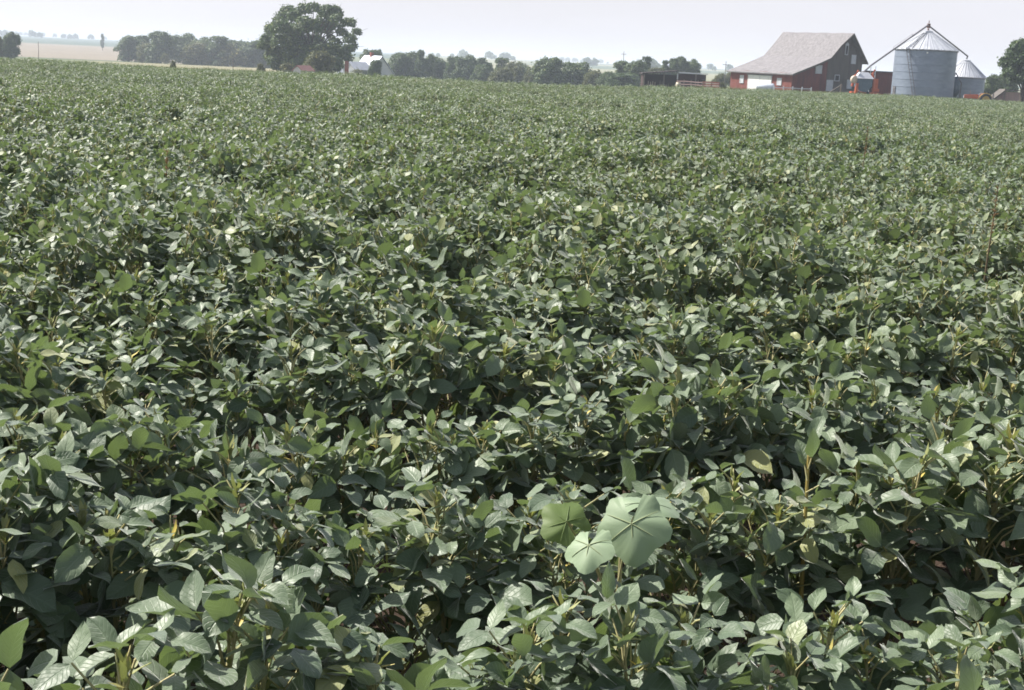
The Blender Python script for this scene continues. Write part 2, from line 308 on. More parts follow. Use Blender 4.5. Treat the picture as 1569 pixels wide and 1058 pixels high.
# ------------------------------------------------------------------ barn and farmyard
def uvframe(origin, ax, ay):        # local x -> ax, local y -> ay
    ax = Vector(ax).normalized(); return Matrix(((ax.x, -ax.y, 0, origin[0]), (ax.y, ax.x, 0, origin[1]), (0, 0, 1, origin[2]), (0, 0, 0, 1)))
def build_barn():
    P0 = at(1212, 137, 178); z0 = tz(P0.x, P0.y) - .05
    az = math.atan2(P0.x, P0.y)
    t = thing("barn", "big red and grey barn with broad sweeping shingle roof and white sliding door", "barn", (P0.x, P0.y, z0), R(45) - az)
    # local +x runs along the gable wall away to the right, +y along the long wall away to the left
    W1, W, Lv, ze, zb, zr, ur = 6.2, 12.6, 11.4, 2.95, 5.05, 8.3, 9.4
    th = .12
    b = MB(); b.box(0, th, 0, Lv, 0, ze - .02); b.box(th, W - th, Lv - th, Lv, 0, ze - .05)
    b.build("long_wall", M_RED, t)
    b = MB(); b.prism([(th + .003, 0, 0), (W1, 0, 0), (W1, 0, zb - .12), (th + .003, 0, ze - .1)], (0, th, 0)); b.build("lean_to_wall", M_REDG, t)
    b = MB(); b.prism([(W1 + .004, -.02, 0), (W, -.02, 0), (W, -.02, zb - .15), (ur, -.02, zr - .15), (W1 + .004, -.02, zb - .15)], (0, th, 0))
    b.build("gable_wall", M_WOODG, t)
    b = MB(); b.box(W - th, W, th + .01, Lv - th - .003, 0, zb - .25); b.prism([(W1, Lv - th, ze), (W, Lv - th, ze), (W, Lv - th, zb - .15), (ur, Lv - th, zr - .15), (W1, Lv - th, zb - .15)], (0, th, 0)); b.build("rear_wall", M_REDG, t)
    # roof: profile swept along the barn, thickness .14; hay hood at the ridge
    def sag(u): return 0
    prof = [(-.45, ze - .18), (2.0, ze + .62), (4.4, ze + 1.42), (W1, zb), (7.9, zb + 1.68), (ur, zr), (W + .55, zb - .45)]
    b = MB(); y0, y1 = -.55, Lv + .45
    n = 14; vs = []; fs = []
    for i in range(n + 1):
        y = y0 + (y1 - y0) * i / n
        for j, (u, z) in enumerate(prof):
            yy = y - (.55 if i == 0 and j == 5 else 0)
            vs.append((u, yy, z + .03 * math.sin(i * 1.7 + j) * (0 < i < n)))
        for j, (u, z) in enumerate(prof): vs.append((u, y - (.55 if i == 0 and j == 5 else 0), z - .15))
    k = len(prof)
    for i in range(n):
        for j in range(k - 1):
            a = i * 2 * k + j; c = (i + 1) * 2 * k + j
            fs.append((a, a + 1, c + 1, c)); fs.append((a + k, c + k, c + k + 1, a + k + 1))
        for j in (0, k - 1):
            a = i * 2 * k + j; c = (i + 1) * 2 * k + j; fs.append((a, c, c + k, a + k))
    for i in (0, n):
        for j in range(k - 1):
            a = i * 2 * k + j; fs.append((a, a + k, a + k + 1, a + 1))
    b.add(vs, fs); roof = b.build("roof", M_ROOF, t)
    b = MB()
    for j in range(k - 1):
        (u, z), (u2, z2) = prof[j], prof[j + 1]; d0 = -.55 if j == 5 else 0; d1 = -.55 if j == 4 else 0
        b.add([(u, y0 - .02 + d0, z + .01), (u2, y0 - .02 + d1, z2 + .01), (u2, y0 - .02 + d1, z2 - .24), (u, y0 - .02 + d0, z - .24),
               (u, y0 + .03 + d0, z + .01), (u2, y0 + .03 + d1, z2 + .01), (u2, y0 + .03 + d1, z2 - .24), (u, y0 + .03 + d0, z - .24)],
              [(3, 2, 1, 0), (4, 5, 6, 7), (0, 1, 5, 4), (7, 6, 2, 3)])
    b.build("fascia", M_WOODG, roof)
    # long wall (x = 0 face looks to -x)
    b = MB(); b.box(-.08, -.02, 3.55, 8.0, .05, 2.4); d = b.build("door", M_WHITE, t)
    b = MB(); b.box(-.16, -.09, 3.3, 8.2, 2.42, 2.55); b.build("door_rail", M_STEEL, d)
    for y in (3.6, 5.7, 7.85):
        b = MB(); b.box(-.095, -.082, y, y + .07, .08, 2.38); b.build("batten", M_GREYW, d)
    def window(y0, y1, z0, z1, gable=False, m=M_GREYW, name="window"):
        b = MB(); f = MB(); e = .09
        if gable:
            b.box(y0, y1, -.10, -.035, z0, z1)
            for (a0, a1, c0, c1) in ((y0 - e, y0, z0 - e, z1 + e), (y1, y1 + e, z0 - e, z1 + e), (y0, y1, z0 - e, z0), (y0, y1, z1, z1 + e)): f.box(a0, a1, -.125, -.03, c0, c1)
        else:
            b.box(-.06, -.02, y0, y1, z0, z1)
            for (a0, a1, c0, c1) in ((y0 - e, y0, z0 - e, z1 + e), (y1, y1 + e, z0 - e, z1 + e), (y0, y1, z0 - e, z0), (y0, y1, z1, z1 + e)): f.box(-.085, -.015, a0, a1, c0, c1)
        o = b.build(name, m, t); f.build("frame", M_GREYW, o); return o
    window(1.85, 2.5, 1.35, 2.1); window(8.9, 9.45, 1.35, 2.2)
    window(4.1, 5.05, 3.05, 3.95, True); window(6.3, 7.3, .9, 2.15, True, name="side_door")
    window(7.7, 8.4, 2.2, 2.85, True, M_DARK, "hatch_opening"); window(10.1, 10.8, 1.3, 2.3, True, name="side_door")
    window(10.5, 11.15, 4.5, 5.5, True)
    lf = window(9.2, 9.55, 5.6, 6.7, True, M_DARK, "loft_opening")
    b = MB(); b.prism([(9.05, -.14, 6.8), (9.7, -.14, 6.8), (9.375, -.14, 7.15)], (0, .11, 0)); b.build("pointed_cap", M_GREYW, lf)
    return t
build_barn()

def build_bin(px, pyb, Y, dia, hw, hr, label, name="grain_bin", big=True):
    P = at(px, pyb, Y); z0 = tz(P.x, P.y) - .02; r = dia / 2
    t = thing(name, label, "grain bin", (P.x, P.y, z0), -math.atan2(P.x, P.y), "grain bins beside the barn")
    prof = []; nb = max(3, int(hw / .82))
    for i in range(nb):
        a = hw * i / nb; c = hw * (i + 1) / nb
        prof += [(r, a), (r, c - .06), (r + .03, c - .05), (r + .03, c - .005)]
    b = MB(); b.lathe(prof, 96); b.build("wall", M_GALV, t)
    b = MB(); n = 56
    b.lathe([(r + .16, hw - .08), (r + .16, hw), (.62, hw + hr), (.6, hw + hr + .22), (.0, hw + hr + .38)], n, ripple=.012)
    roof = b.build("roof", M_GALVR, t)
    b = MB()
    for k in range(28):
        th = 2 * math.pi * k / 28; c, s_ = math.cos(th), math.sin(th)
        b.tube([((r + .15) * c, (r + .15) * s_, hw + .06), (.66 * c, .66 * s_, hw + hr + .05)], .035, 4)
    b.build("roof_ribs", M_GALVR, roof)
    b = MB(); b.lathe([(r + .05, hw - .16), (r + .10, hw - .15), (r + .10, hw - .09), (r + .05, hw - .085)], 64); b.build("eave_ring", M_STEEL, t)
    if big:
        b = MB(); M = Matrix.Rotation(R(-62), 4, 'Z')
        b.box(-.3, .3, -r - .09, -r + .05, .7, 1.75, M); b.box(-.05, .05, -r - .14, -r - .085, 1.0, 1.45, M); b.build("door", M_STEEL, t)
        # ladder leaning on the near side of the wall
        b = MB(); xs = ((-2.25, hw + .2), (-1.55, 0.1)); 
        for dx in (-.17, .17):
            b.tube([(-2.25 + dx, -r * .87 - .1, hw + .15), (-.75 + dx, -r - .55, .05)], .045, 6)
        for k in range(16):
            f = (k + .5) / 16; x = -2.25 + 1.5 * f; y = -r * .87 - .1 + (-r - .55 + r * .87 + .1) * f; z = hw + .15 - (hw + .1) * f
            b.tube([(x - .17, y, z), (x + .17, y, z)], .02, 5)
        b.build("ladder", M_STEEL, t)
        b = MB(); M = Matrix.Rotation(R(-27), 4, 'Z')
        for dx in (-.16, .16): b.tube([M @ Vector((dx, -r - .1, hw + .22)), M @ Vector((dx, -.8, hw + hr + .05))], .025, 5)
        for k in range(9):
            f = (k + .5) / 9; y = -r - .1 + (r - .7) * f; z = hw + .22 + (hr - .17) * f; b.tube([M @ Vector((-.16, y, z)), M @ Vector((.16, y, z))], .018, 4)
        b.build("roof_ladder", M_STEEL, t)
        b = MB(); b.lathe([(0, 0), (.11, 0), (.11, .05), (0, .06)], 12); o = b.build("inspection_lid", M_WHITE, t)
        o.location = (.15, -r - .06, hw - .38); o.rotation_euler = (R(90), 0, 0)
    return t, P, z0
binA, PA, zA = build_bin(1412, 147, 176, 7.55, 6.35, 2.05, "tall galvanized grain bin with ladder and cone roof, nearer and larger of two")
binB, PB, zB = build_bin(1474, 148, 184, 5.3, 3.35, 1.95, "low small galvanized grain bin behind the orange tractor", big=False)
def build_augers():
    top = at(1422, 40, 175.5); top.x, top.y = PA.x, PA.y + .1; top.z = zA + 6.35 + 2.05 + .38 + .55
    t = thing("grain_auger", "long steel auger tube slanting from bin peak down to the red shed", "auger", (top.x, top.y, top.z))
    e = at(1334, 101, 171) - top; e2 = at(1322, 112, 170.0) - top
    b = MB(); b.tube([(-.05, -.05, .1), tuple(e), tuple(e2)], .11, 8); tb = b.build("tube", M_STEEL, t)
    b = MB()
    for f in (.3, .62): p = e * f; b.tube([p, p + Vector((.08, 0, .45))], .03, 5)
    b.tube([e * .3 + Vector((.08, 0, .45)), e * .62 + Vector((.08, 0, .45))], .015, 4); b.build("truss_brace", M_STEEL, t)
    b = MB(); gz = tz(PA.x, PA.y) - top.z
    g = [e + Vector((dx, dy, 0)) for dx, dy in ((-.1, -.45), (.5, -.45))]
    for p in g: b.tube([(p.x * .995, p.y, e.z - .05), (p.x, p.y - .2, gz)], .05, 6)
    b.tube([g[0] + Vector((0, 0, -.9)), g[1] + Vector((0, 0, -.9))], .04, 5); b.build("support_leg", M_GREYW, t)
    b = MB(); b.box(-.17, .17, -.17, .17, -.3, .25); b.tube([(0, 0, -.35), (0, 0, -.75)], .12, 8); b.tube([(0, 0, .3), (0, 0, .62)], .05, 6); b.build("head", mat("rusty_brown_paint", (.20, .09, .06), .7, .3), t)
    # spout to the small bin
    s = thing("grain_spout", "straight steel spout running down from bin peak to the small bin", "spout", (top.x + .25, top.y + .1, top.z - .15))
    q = Vector((PB.x + .15, PB.y, zB + 3.35 + 1.95 + .75)) - s.location
    b = MB(); b.tube([(0, 0, 0), tuple(q)], .10, 8); b.build("tube", M_STEEL, s)
    b = MB(); b.tube([tuple(q), tuple(q + Vector((-.12, 0, -.5))), tuple(q + Vector((-.2, -1.2, -1.75)))], .11, 8); b.build("drop_pipe", M_STEEL, s)
build_augers()

def ground_thing(name, label, cat, px, Y, py=140, rz=0, group=None):
    P = at(px, py, Y); z = tz(P.x, P.y); return thing(name, label, cat, (P.x, P.y, z), rz - math.atan2(P.x, P.y), group)

def build_leg_tank():               # narrow dark hopper between the bins
    t = ground_thing("hopper_tank", "narrow dark steel hopper tank standing between the two grain bins", "tank", 1462, 176, 146)
    b = MB(); b.lathe([(.0, .7), (.25, .7), (.62, 1.4), (.62, 2.75), (.2, 3.25), (0, 3.3)], 20); b.build("body", M_BLUEG, t, True)
    for sx in (-1, 1):
        for sy in (-1, 1):
            b = MB(); b.tube([(sx * .55, sy * .45, 1.6), (sx * .68, sy * .6, 0)], .05, 6); b.build("leg", M_STEEL, t)
    b = MB(); b.tube([(-.1, -.6, 3.75), (.7, -.75, 2.5), (.72, -.8, .1)], .08, 6); b.build("chute", M_STEEL, t)
build_leg_tank()

def build_red_shed():
    t = ground_thing("metal_shed", "brownish red flat-roofed shed between barn and tall bin", "shed", 1347, 186, 138, R(8))
    b = MB(); b.box(-2.0, 2.0, 0, 4.5, 0, 3.5); b.build("wall", boards("shed_red", (.20, .055, .045), (.15, .045, .04), 'X', .3), t)
    b = MB(); b.prism([(-2.15, -.2, 3.52), (-2.15, 4.7, 3.3), (-2.15, 4.7, 3.42), (-2.15, -.2, 3.66)], (4.3, 0, 0)); b.build("roof", M_WOODG, t)
    b = MB(); b.box(-1.75, -.75, -.05, -.004, .05, 3.2); b.build("door_opening", M_DARK, t)
build_red_shed()

def wheel(parent, x, y, r, w_, mt=M_ORANGE, axis='x'):
    M = Matrix.Translation((x, y, r)) @ Matrix.Rotation(R(90), 4, 'Y' if axis == 'x' else 'X')
    b = MB(); b.lathe([(r * .62, -w_ / 2), (r * .93, -w_ / 2), (r, -w_ * .3), (r, w_ * .3), (r * .93, w_ / 2), (r * .62, w_ / 2), (r * .62, -w_ / 2)], 22)
    b.v = [tuple(M @ Vector(p)) for p in b.v]; o = b.build("wheel", M_TYRE, parent, True)
    b = MB(); b.lathe([(r * .62, -w_ * .42), (r * .3, -w_ * .2), (0, -w_ * .25), (0, w_ * .25), (r * .3, w_ * .2), (r * .62, w_ * .42)], 18)
    b.v = [tuple(M @ Vector(p)) for p in b.v]; b.build("rim", mt, o, True)

def build_mixer():
    t = ground_thing("feed_mixer", "orange feed mixer wagon with blue-grey tank under a pale hood", "farm machine", 1320, 166, 141, R(12))
    b = MB(); b.prism([(-.35, -.8, .95), (.5, -.8, .95), (1.0, -.8, 1.6), (1.0, -.8, 2.45), (-.75, -.8, 2.45), (-.75, -.8, 1.5)], (0, 1.7, 0)); b.build("tank", M_BLUEG, t)
    b = MB(); v = [(-.9, -.95, 2.46), (1.15, -.95, 2.46), (1.15, 1.05, 2.46), (-.9, 1.05, 2.46), (-.45, -.3, 3.2), (.55, -.3, 3.2), (.55, .5, 3.2), (-.45, .5, 3.2)]
    b.add(v, [(3, 2, 1, 0), (4, 5, 6, 7), (0, 1, 5, 4), (1, 2, 6, 5), (2, 3, 7, 6), (3, 0, 4, 7)]); b.build("hood", M_GALVR, t)
    b = MB(); b.lathe([(.0, -.2), (.38, -.2), (.46, -.14), (.46, .14), (.38, .2), (0, .2)], 24); o = b.build("fan_housing", mat("cream_paint", (.6, .52, .42), .6, noise=(.5, .4, .3)), t, True)
    o.location = (-1.1, -.6, 2.3); o.rotation_euler = (R(90), 0, R(20))
    b = MB(); b.tube([(-1.3, -.6, 1.5), (-1.1, -.6, 2.7), (-.7, -.5, 3.35)], .14, 8); b.tube([(-.85, -.95, .7), (-.8, -.95, 1.9)], .2, 8); b.build("discharge_pipe", M_ORANGE, t)
    b = MB(); b.box(-1.3, 1.9, -.6, .6, .72, .9); b.tube([(1.9, 0, .8), (3.0, 0, .55)], .07, 6); b.build("chassis", M_ORANGE, t)
    b = MB(); b.tube([(1.25, -.3, .9), (1.3, -.3, 2.2), (1.05, -.2, 3.1), (1.3, -.1, 3.5)], .15, 8); b.box(1.15, 1.95, -.5, .3, 1.0, 1.35); b.box(1.35, 1.8, -.3, .3, 1.36, 2.5); b.build("elevator", M_ORANGE, t)
    wheel(t, -.55, -1.0, .48, .25, M_ORANGE); wheel(t, .55, -1.0, .48, .25, M_ORANGE); wheel(t, -.55, 1.1, .48, .25, M_ORANGE); wheel(t, .55, 1.1, .48, .25, M_ORANGE)
    for o in t.children: 
        pass
build_mixer()

def build_tractor():
    t = ground_thing("tractor", "small orange tractor with brown wheels parked before the low grain bin", "tractor", 1497, 166, 150, R(4))
    # runs along local x (side view): nose at -x
    b = MB(); b.prism([(-1.5, -.3, .75), (.1, -.3, .75), (.1, -.3, 1.25), (-1.3, -.3, 1.2), (-1.5, -.3, 1.1)], (0, .6, 0)); b.build("hood", M_ORANGE, t)
    b = MB(); b.box(-1.53, -1.5, -.25, .25, .78, 1.1); b.build("grille", M_GREYW, t)
    b = MB(); b.box(.1, 1.2, -.35, .35, .55, .95); b.build("transmission", M_YELL, t)
    for sy in (-1, 1):
        b = MB(); pr = []
        for k in range(8): th = R(20 + 20 * k); pr.append((.95 - .78 * math.cos(th), sy * .62 - .2, .7 + .78 * math.sin(th)))
        for k in range(7, -1, -1): th = R(20 + 20 * k); pr.append((.95 - .72 * math.cos(th), sy * .62 - .2, .7 + .72 * math.sin(th)))
        b.prism(pr, (0, .4, 0)); b.build("fender", M_YELL if sy < 0 else M_ORANGE, t)
        wheel(t, .95, sy * .75, .7, .35, M_YELL, 'y'); wheel(t, -1.1, sy * .55, .36, .2, M_YELL, 'y')
    b = MB(); b.box(.75, 1.2, -.25, .25, 1.1, 1.2); b.box(1.15, 1.25, -.25, .25, 1.2, 1.6); b.build("seat", M_DARK, t)
    b = MB(); b.tube([(.1, 0, 1.2), (.45, 0, 1.5)], .03, 5); b.build("steering_column", M_STEEL, t)
    b = MB(); b.tube([(-.8, .1, 1.2), (-.8, .1, 1.75)], .04, 6); b.build("exhaust", M_STEEL, t)
build_tractor()

def build_low_shed():
    t = ground_thing("board_shed", "low faded pink board shed under the big tree by field edge", "shed", 1556, 176, 150, R(14))
    b = MB(); b.prism([(-1.5, 0, 0), (3.6, 0, 0), (3.6, 0, 1.75), (-1.5, 0, 1.75)], (0, .1, 0)); b.prism([(-3.3, -.02, 0), (-1.51, -.02, 0), (-1.51, -.02, 1.6)], (0, .1, 0)); b.box(-1.5, 3.6, 3.0, 3.1, 0, 1.6); b.build("wall", M_PINK, t)
    b = MB(); b.prism([(-3.6, -.25, -.05), (-1.3, -.25, 1.95), (-1.3, -.25, 2.07), (-3.6, -.25, .08)], (0, 3.5, 0)); b.prism([(-1.29, -.25, 1.95), (3.9, -.25, 1.8), (3.9, -.25, 1.9), (-1.29, -.25, 2.07)], (0, 3.5, 0)); b.build("roof", M_WOODG, t)
    b = MB(); b.tube([(-1.4, -.2, 0), (-1.4, -.2, 2.2)], .09, 6); b.build("post", M_POLE, t)
build_low_shed()

def fence(name, label, cat, pxs, Y, rails, h, mt, pyb=138, group=None, rz=None, rail_h=.14):
    A = at(pxs[0], pyb, Y if not hasattr(Y, '__len__') else Y[0]); B = at(pxs[1], pyb, Y if not hasattr(Y, '__len__') else Y[1])
    n = pxs[2]; ca = A; t = thing(name, label, cat, (A.x, A.y, tz(A.x, A.y)), 0, group)
    d = Vector((B.x - A.x, B.y - A.y, 0)); L_ = d.length; u = d.normalized(); nn = Vector((-u.y, u.x, 0))
    zs = [tz(A.x + d.x * k / n, A.y + d.y * k / n) - tz(A.x, A.y) for k in range(n + 1)]
    for k in range(n + 1):
        p = d * (k / n) + nn * .09; b = MB(); b.tube([(p.x, p.y, zs[k] - .1), (p.x + .02, p.y, zs[k] + h + .1)], .07, 6); b.build("post", M_POLE if mt is not M_GREYW else M_GREYW, t)
    for r_ in rails:
        b = MB(); vs = []; fs = []
        for k in range(n + 1):
            p = d * (k / n); z = zs[k] + r_ + .03 * math.sin(k * 2.1 + r_ * 5)
            vs += [(p + nn * s_ + Vector((0, 0, z + q))) for s_, q in ((-.02, 0), (.02, 0), (.02, rail_h), (-.02, rail_h))]
        for k in range(n):
            a = k * 4
            for e in range(4): fs.append((a + e, a + (e + 1) % 4, a + 4 + (e + 1) % 4, a + 4 + e))
        fs += [(3, 2, 1, 0), tuple(n * 4 + e for e in range(4))]
        b.add(vs, fs); b.build("rail", mt, t)
    return t
fence("rail_fence", "grey two-rail fence standing in front of the barn corner", "fence", (1186, 1243, 4), 168, (.55, .95), 1.1, M_GREYW, group=None, rail_h=.1)
def build_gate():
    t = ground_thing("leaning_gate", "weathered rail gate leaning on a post beside the barn gable", "gate", 1288, 168, 140)
    b = MB(); b.tube([(0, 0, -.1), (.03, 0, 1.75)], .11, 7); b.build("post", M_POLE, t)
    b = MB(); b.tube([(-1.75, -.1, .35), (-.1, -.14, 1.5)], .07, 6); b.tube([(-1.6, -.1, .1), (-.1, -.14, 1.15)], .06, 6); b.tube([(-1.3, -.12, .25), (-1.3, -.12, .75)], .05, 5); b.build("rails", M_WOODG, t)
build_gate()
def build_tank():
    t = ground_thing("stock_tank", "pale oblong metal tank lying before the white barn door", "tank", 1172, 172, 137, R(-3))
    b = MB(); pr = [(0, -1.05)] + [(.5 * math.sin(R(a)), -1.0 - .12 * math.cos(R(a)) + .12 * 0) for a in (30, 60, 90)] + [(.5, .95)] + [(.5 * math.sin(R(a)), 1.0 + .12 * math.cos(R(a))) for a in (60, 30)] + [(0, 1.12)]
    b.lathe(pr, 22); M = Matrix.Translation((0, 0, .95)) @ Matrix.Rotation(R(90), 4, 'Y'); b.v = [tuple(M @ Vector(p)) for p in b.v]; b.build("body", mat("pale_tank_paint", (.62, .66, .74), .4, .5), t, True)
    for x in (-.7, .7):
        b = MB(); b.box(x - .08, x + .08, -.35, .35, 0, .55); b.build("saddle", M_STEEL, t)
build_tank()

def build_open_shed():
    t = ground_thing("open_shed", "long dark open-fronted livestock shed left of the barn", "shed", 1032, 190, 137, R(6))
    # wide bay to the left, roof rising towards the middle post; lower bay with light roof edge to the right
    b = MB(); b.box(-4.2, 4.3, 4.0, 4.12, 0, 1.75); b.box(.45, 4.3, .0, .1, 1.35, 2.0); b.box(.45, 1.9, .0, .1, 0, 1.36); b.box(-4.2, -4.08, .4, 4.0, 0, 1.7); b.box(4.2, 4.3, .12, 4.0, .6, 1.8); b.build("wall", mat("shade_dark_red_boards", (.05, .022, .02), .9, noise=(.03, .018, .018)), t)  # red-brown walls coloured near black: the bays' inner shade is in the colour
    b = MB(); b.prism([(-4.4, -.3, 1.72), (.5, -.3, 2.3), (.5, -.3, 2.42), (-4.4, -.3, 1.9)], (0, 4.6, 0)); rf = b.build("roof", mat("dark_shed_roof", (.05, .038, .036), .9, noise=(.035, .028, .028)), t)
    b = MB(); b.prism([(.52, -.25, 2.08), (4.5, -.25, 2.04), (4.5, -.25, 2.16), (.52, -.25, 2.2)], (0, 4.5, 0)); b.build("side_roof", M_GALVR, t)
    for x in (-4.1, -1.4, .42, 2.9):
        b = MB(); b.tube([(x, -.1, 0), (x, -.1, 1.74 if x < -2 else 2.0)], .085, 6); b.build("post", M_GREYW if x == .42 else M_POLE, t)
build_open_shed()
fence("corral_fence", "low reddish board corral fence before the open shed", "fence", (1036, 1101, 6), (179, 176), (.3, .65, 1.0), 1.2, M_PINK, 137)
fence("corral_fence", "short pale-topped red gate panels beside the barn's left corner", "fence", (1076, 1102, 2), (173, 172), (.25, .55, .85, 1.1), 1.2, M_RUST, 137)
t = ground_thing("barrel", "cream barrel at the left end of the corral fence", "barrel", 1039, 179, 135)
b = MB(); b.lathe([(0, 0), (.3, 0), (.33, .3), (.33, .6), (.3, .9), (0, .9)], 16); b.build("body", mat("cream_barrel", (.62, .55, .42), .6), t, True)
b = MB(); [b.lathe([(.335, z), (.35, z + .02), (.335, z + .05)], 16) for z in (.28, .58)]; b.build("hoop", M_STEEL, t)
for px, lb in ((998, "pale wooden feed rack in the open shed's left bay"), (1016, "narrow pale post rack in the open shed's middle")):
    t = ground_thing("feed_rack", lb, "feed rack", px, 187, 136)
    b = MB()
    for k in range(4 if px < 1010 else 2): b.box(-.5 + k * .3, -.42 + k * .3, -.04, .04, 0, 1.0 - .1 * (k % 2))
    b.build("slats", M_WOODG if px > 1010 else mat("pale_wood", (.4, .33, .28), .8), t)
    b = MB(); b.box(-.55, .55, -.08, -.042, .35, .47); b.build("crossbar", M_POLE, t)

# ------------------------------------------------------------------ farmhouse and far buildings
def build_house():
    P = at(584, 112, 290); t = thing("farmhouse", "white farmhouse with pale metal roof half hidden behind the field", "house", (P.x, P.y, tz(P.x, P.y)), -math.atan2(P.x, P.y) + R(32))
    # main block: gable faces local -y; ridge runs along y
    top = at(585, 87, 290).z - tz(P.x, P.y); hw = 2.75; ze = top - 3.2
    b = MB(); b.prism([(-hw, 0, 0), (hw, 0, 0), (hw, 0, ze), (0, 0, top - .12), (-hw, 0, ze)], (0, 6.5, 0)); b.build("wall", M_HWALL, t)
    b = MB()
    b.prism([(-hw - .35, -.3, ze - .34), (0, -.3, top), (0, -.3, top + .1), (-hw - .45, -.3, ze - .28)], (0, 7.1, 0)); b.prism([(.002, -.3, top), (hw + .35, -.3, ze - .34), (hw + .45, -.3, ze - .28), (.002, -.3, top + .1)], (0, 7.1, 0)); rf = b.build("roof", M_HROOF, t)
    b = MB(); b.box(-.3, .3, 3.6, 4.2, top - .3, top + .75); b.build("chimney", M_BRICK, rf)
    b = MB(); b.prism([(-hw - 4.2, 1.8, 0), (-hw - .01, 1.8, 0), (-hw - .01, 1.8, ze - 1.0), (-hw - 4.2, 1.8, ze - 1.0)], (0, 4.2, 0)); b.build("wing_wall", M_HWALL, t)
    b = MB(); b.prism([(-hw - 4.5, 1.3, ze - 1.2), (-hw - 4.5, 3.9, ze + .9), (-hw - 4.5, 6.5, ze - 1.2)], (4.2, 0, 0)); b.build("wing_roof", M_HROOF, t)
    for x in (-1.3, 1.3):
        b = MB(); b.box(x - .4, x + .4, -.05, -.01, ze - 1.9, ze - .5); o = b.build("window", M_DARK, t)
        b = MB(); [b.box(x + a - .06, x + a + .06, -.08, -.052, ze - 2, ze - .4) for a in (-.42, .42)]; b.build("frame", M_WHITE, o)
build_house()
P = at(531, 114, 250); zz = tz(P.x, P.y)
t = thing("brick_chimney", "thin red brick chimney stack standing left of the farmhouse", "chimney", (P.x, P.y, zz)); h_ = at(531, 91, 250).z - zz
b = MB(); b.box(-.32, .32, -.32, .32, 0, h_ - .2); b.build("stack", M_BRICK, t)
b = MB(); b.box(-.38, .38, -.38, .38, h_ - .198, h_); b.build("cap", M_BRICK, t)
def small_shed(px, py, Y, w_, hh, label, wallm, roofm, rz=0, name="small_shed"):
    P = at(px, py, Y); z = tz(P.x, P.y); top = at(px, py, Y).z - z
    t = thing(name, label, "shed", (P.x, P.y, z), rz - math.atan2(P.x, P.y)); hw = w_ / 2; ze = top - hw * .75
    b = MB(); b.prism([(-hw, 0, 0), (hw, 0, 0), (hw, 0, ze), (0, 0, top - .08), (-hw, 0, ze)], (0, hh, 0)); b.build("wall", wallm, t)
    b = MB(); b.prism([(-hw - .2, -.2, ze - .2), (0, -.2, top), (0, -.2, top + .08), (-hw - .25, -.2, ze - .15)], (0, hh + .4, 0)); b.prism([(.002, -.2, top), (hw + .2, -.2, ze - .2), (hw + .25, -.2, ze - .15), (.002, -.2, top + .08)], (0, hh + .4, 0)); b.build("roof", roofm, t)
small_shed(456, 101, 205, 1.5, 3, "tiny white shed with red roof under the largest tree", M_HWALL, M_REDROOF, R(-35))
small_shed(535, 95, 262, 3.4, 4, "white gabled outbuilding left of the farmhouse", M_HWALL, M_GALVR, R(-50), "outbuilding")

def pole(px, pyt, pyb, Y, label, arm=True, r=.11):
    P = at(px, pyb, Y); z = tz(P.x, P.y); h = at(px, pyt, Y).z - z
    t = thing("utility_pole", label, "utility pole", (P.x, P.y, z))
    b = MB(); b.tube([(0, 0, -.2), (0, 0, h)], [r * 1.2, r * .8], 7); b.build("shaft", M_POLE, t)
    if arm:
        b = MB(); b.box(-.6, .6, -.05, .05, h - .7, h - .6); b.build("crossarm", M_POLE, t)
pole(955, 79, 96, 330, "slim grey utility pole rising among trees behind the open shed", True, .08)
pole(1110, 94, 128, 260, "slim grey utility pole just left of the barn roof", True, .07)
pole(59, 64, 80, 235, "thin leaning post beside pale track in the tan field", False, .045)
pole(357, 90, 108, 150, "thin fence post at the edge of the tan pasture", False, .035)

# ------------------------------------------------------------------ trees
def crown_mesh(lobes, nleaf, size, seed, flat=.75):
    r_ = np.random.default_rng(seed); b = MB()
    vol = np.array([l[3] ** 2 for l in lobes]); cnt = np.maximum(12, (nleaf * vol / vol.sum()).astype(int))
    V = []; F = []; T = []; o = 0
    for (x, y, z, r), n in zip(lobes, cnt):
        d = r_.normal(size=(n, 3)); d /= np.linalg.norm(d, axis=1)[:, None]
        d[:, 2] = np.where(d[:, 2] < -.5, -d[:, 2], d[:, 2])
        rad = r * (r_.uniform(.30, 1.0, n) ** .45) * np.where(r_.uniform(size=n) < .12, r_.uniform(1.05, 1.4, n), 1) * (1 + .16 * np.sin(d[:, 0] * 7 + seed) * np.sin(d[:, 1] * 6 + d[:, 2] * 5))
        p = d * rad[:, None] * np.array((1, 1, flat)) + np.array((x, y, z))
        nrm = d * .8 + r_.normal(size=(n, 3)) * .6 + np.array((0, 0, .35)); nrm /= np.linalg.norm(nrm, axis=1)[:, None]
        a = np.cross(nrm, r_.normal(size=(n, 3))); a /= np.linalg.norm(a, axis=1)[:, None]; c = np.cross(nrm, a)
        s = size * r_.uniform(.55, 1.35, n)[:, None]
        q = np.stack([p - a * s, p - c * s * .55 + nrm * s * .12, p + a * s, p + c * s * .55 + nrm * s * .12], 1)
        V.append(q.reshape(-1, 3)); T.append(np.repeat(np.clip(r_.normal(.5 + .0 * (rad / r), .28, n), 0, 1.1), 4))
        F.append((np.arange(n)[:, None] * 4 + np.arange(4)[None, :]) + o); o += n * 4
    b.v = np.concatenate(V).tolist(); b.f = np.concatenate(F).tolist(); b.t = np.concatenate(T).tolist(); b.uv = [(0, 0)] * len(b.v)
    return b
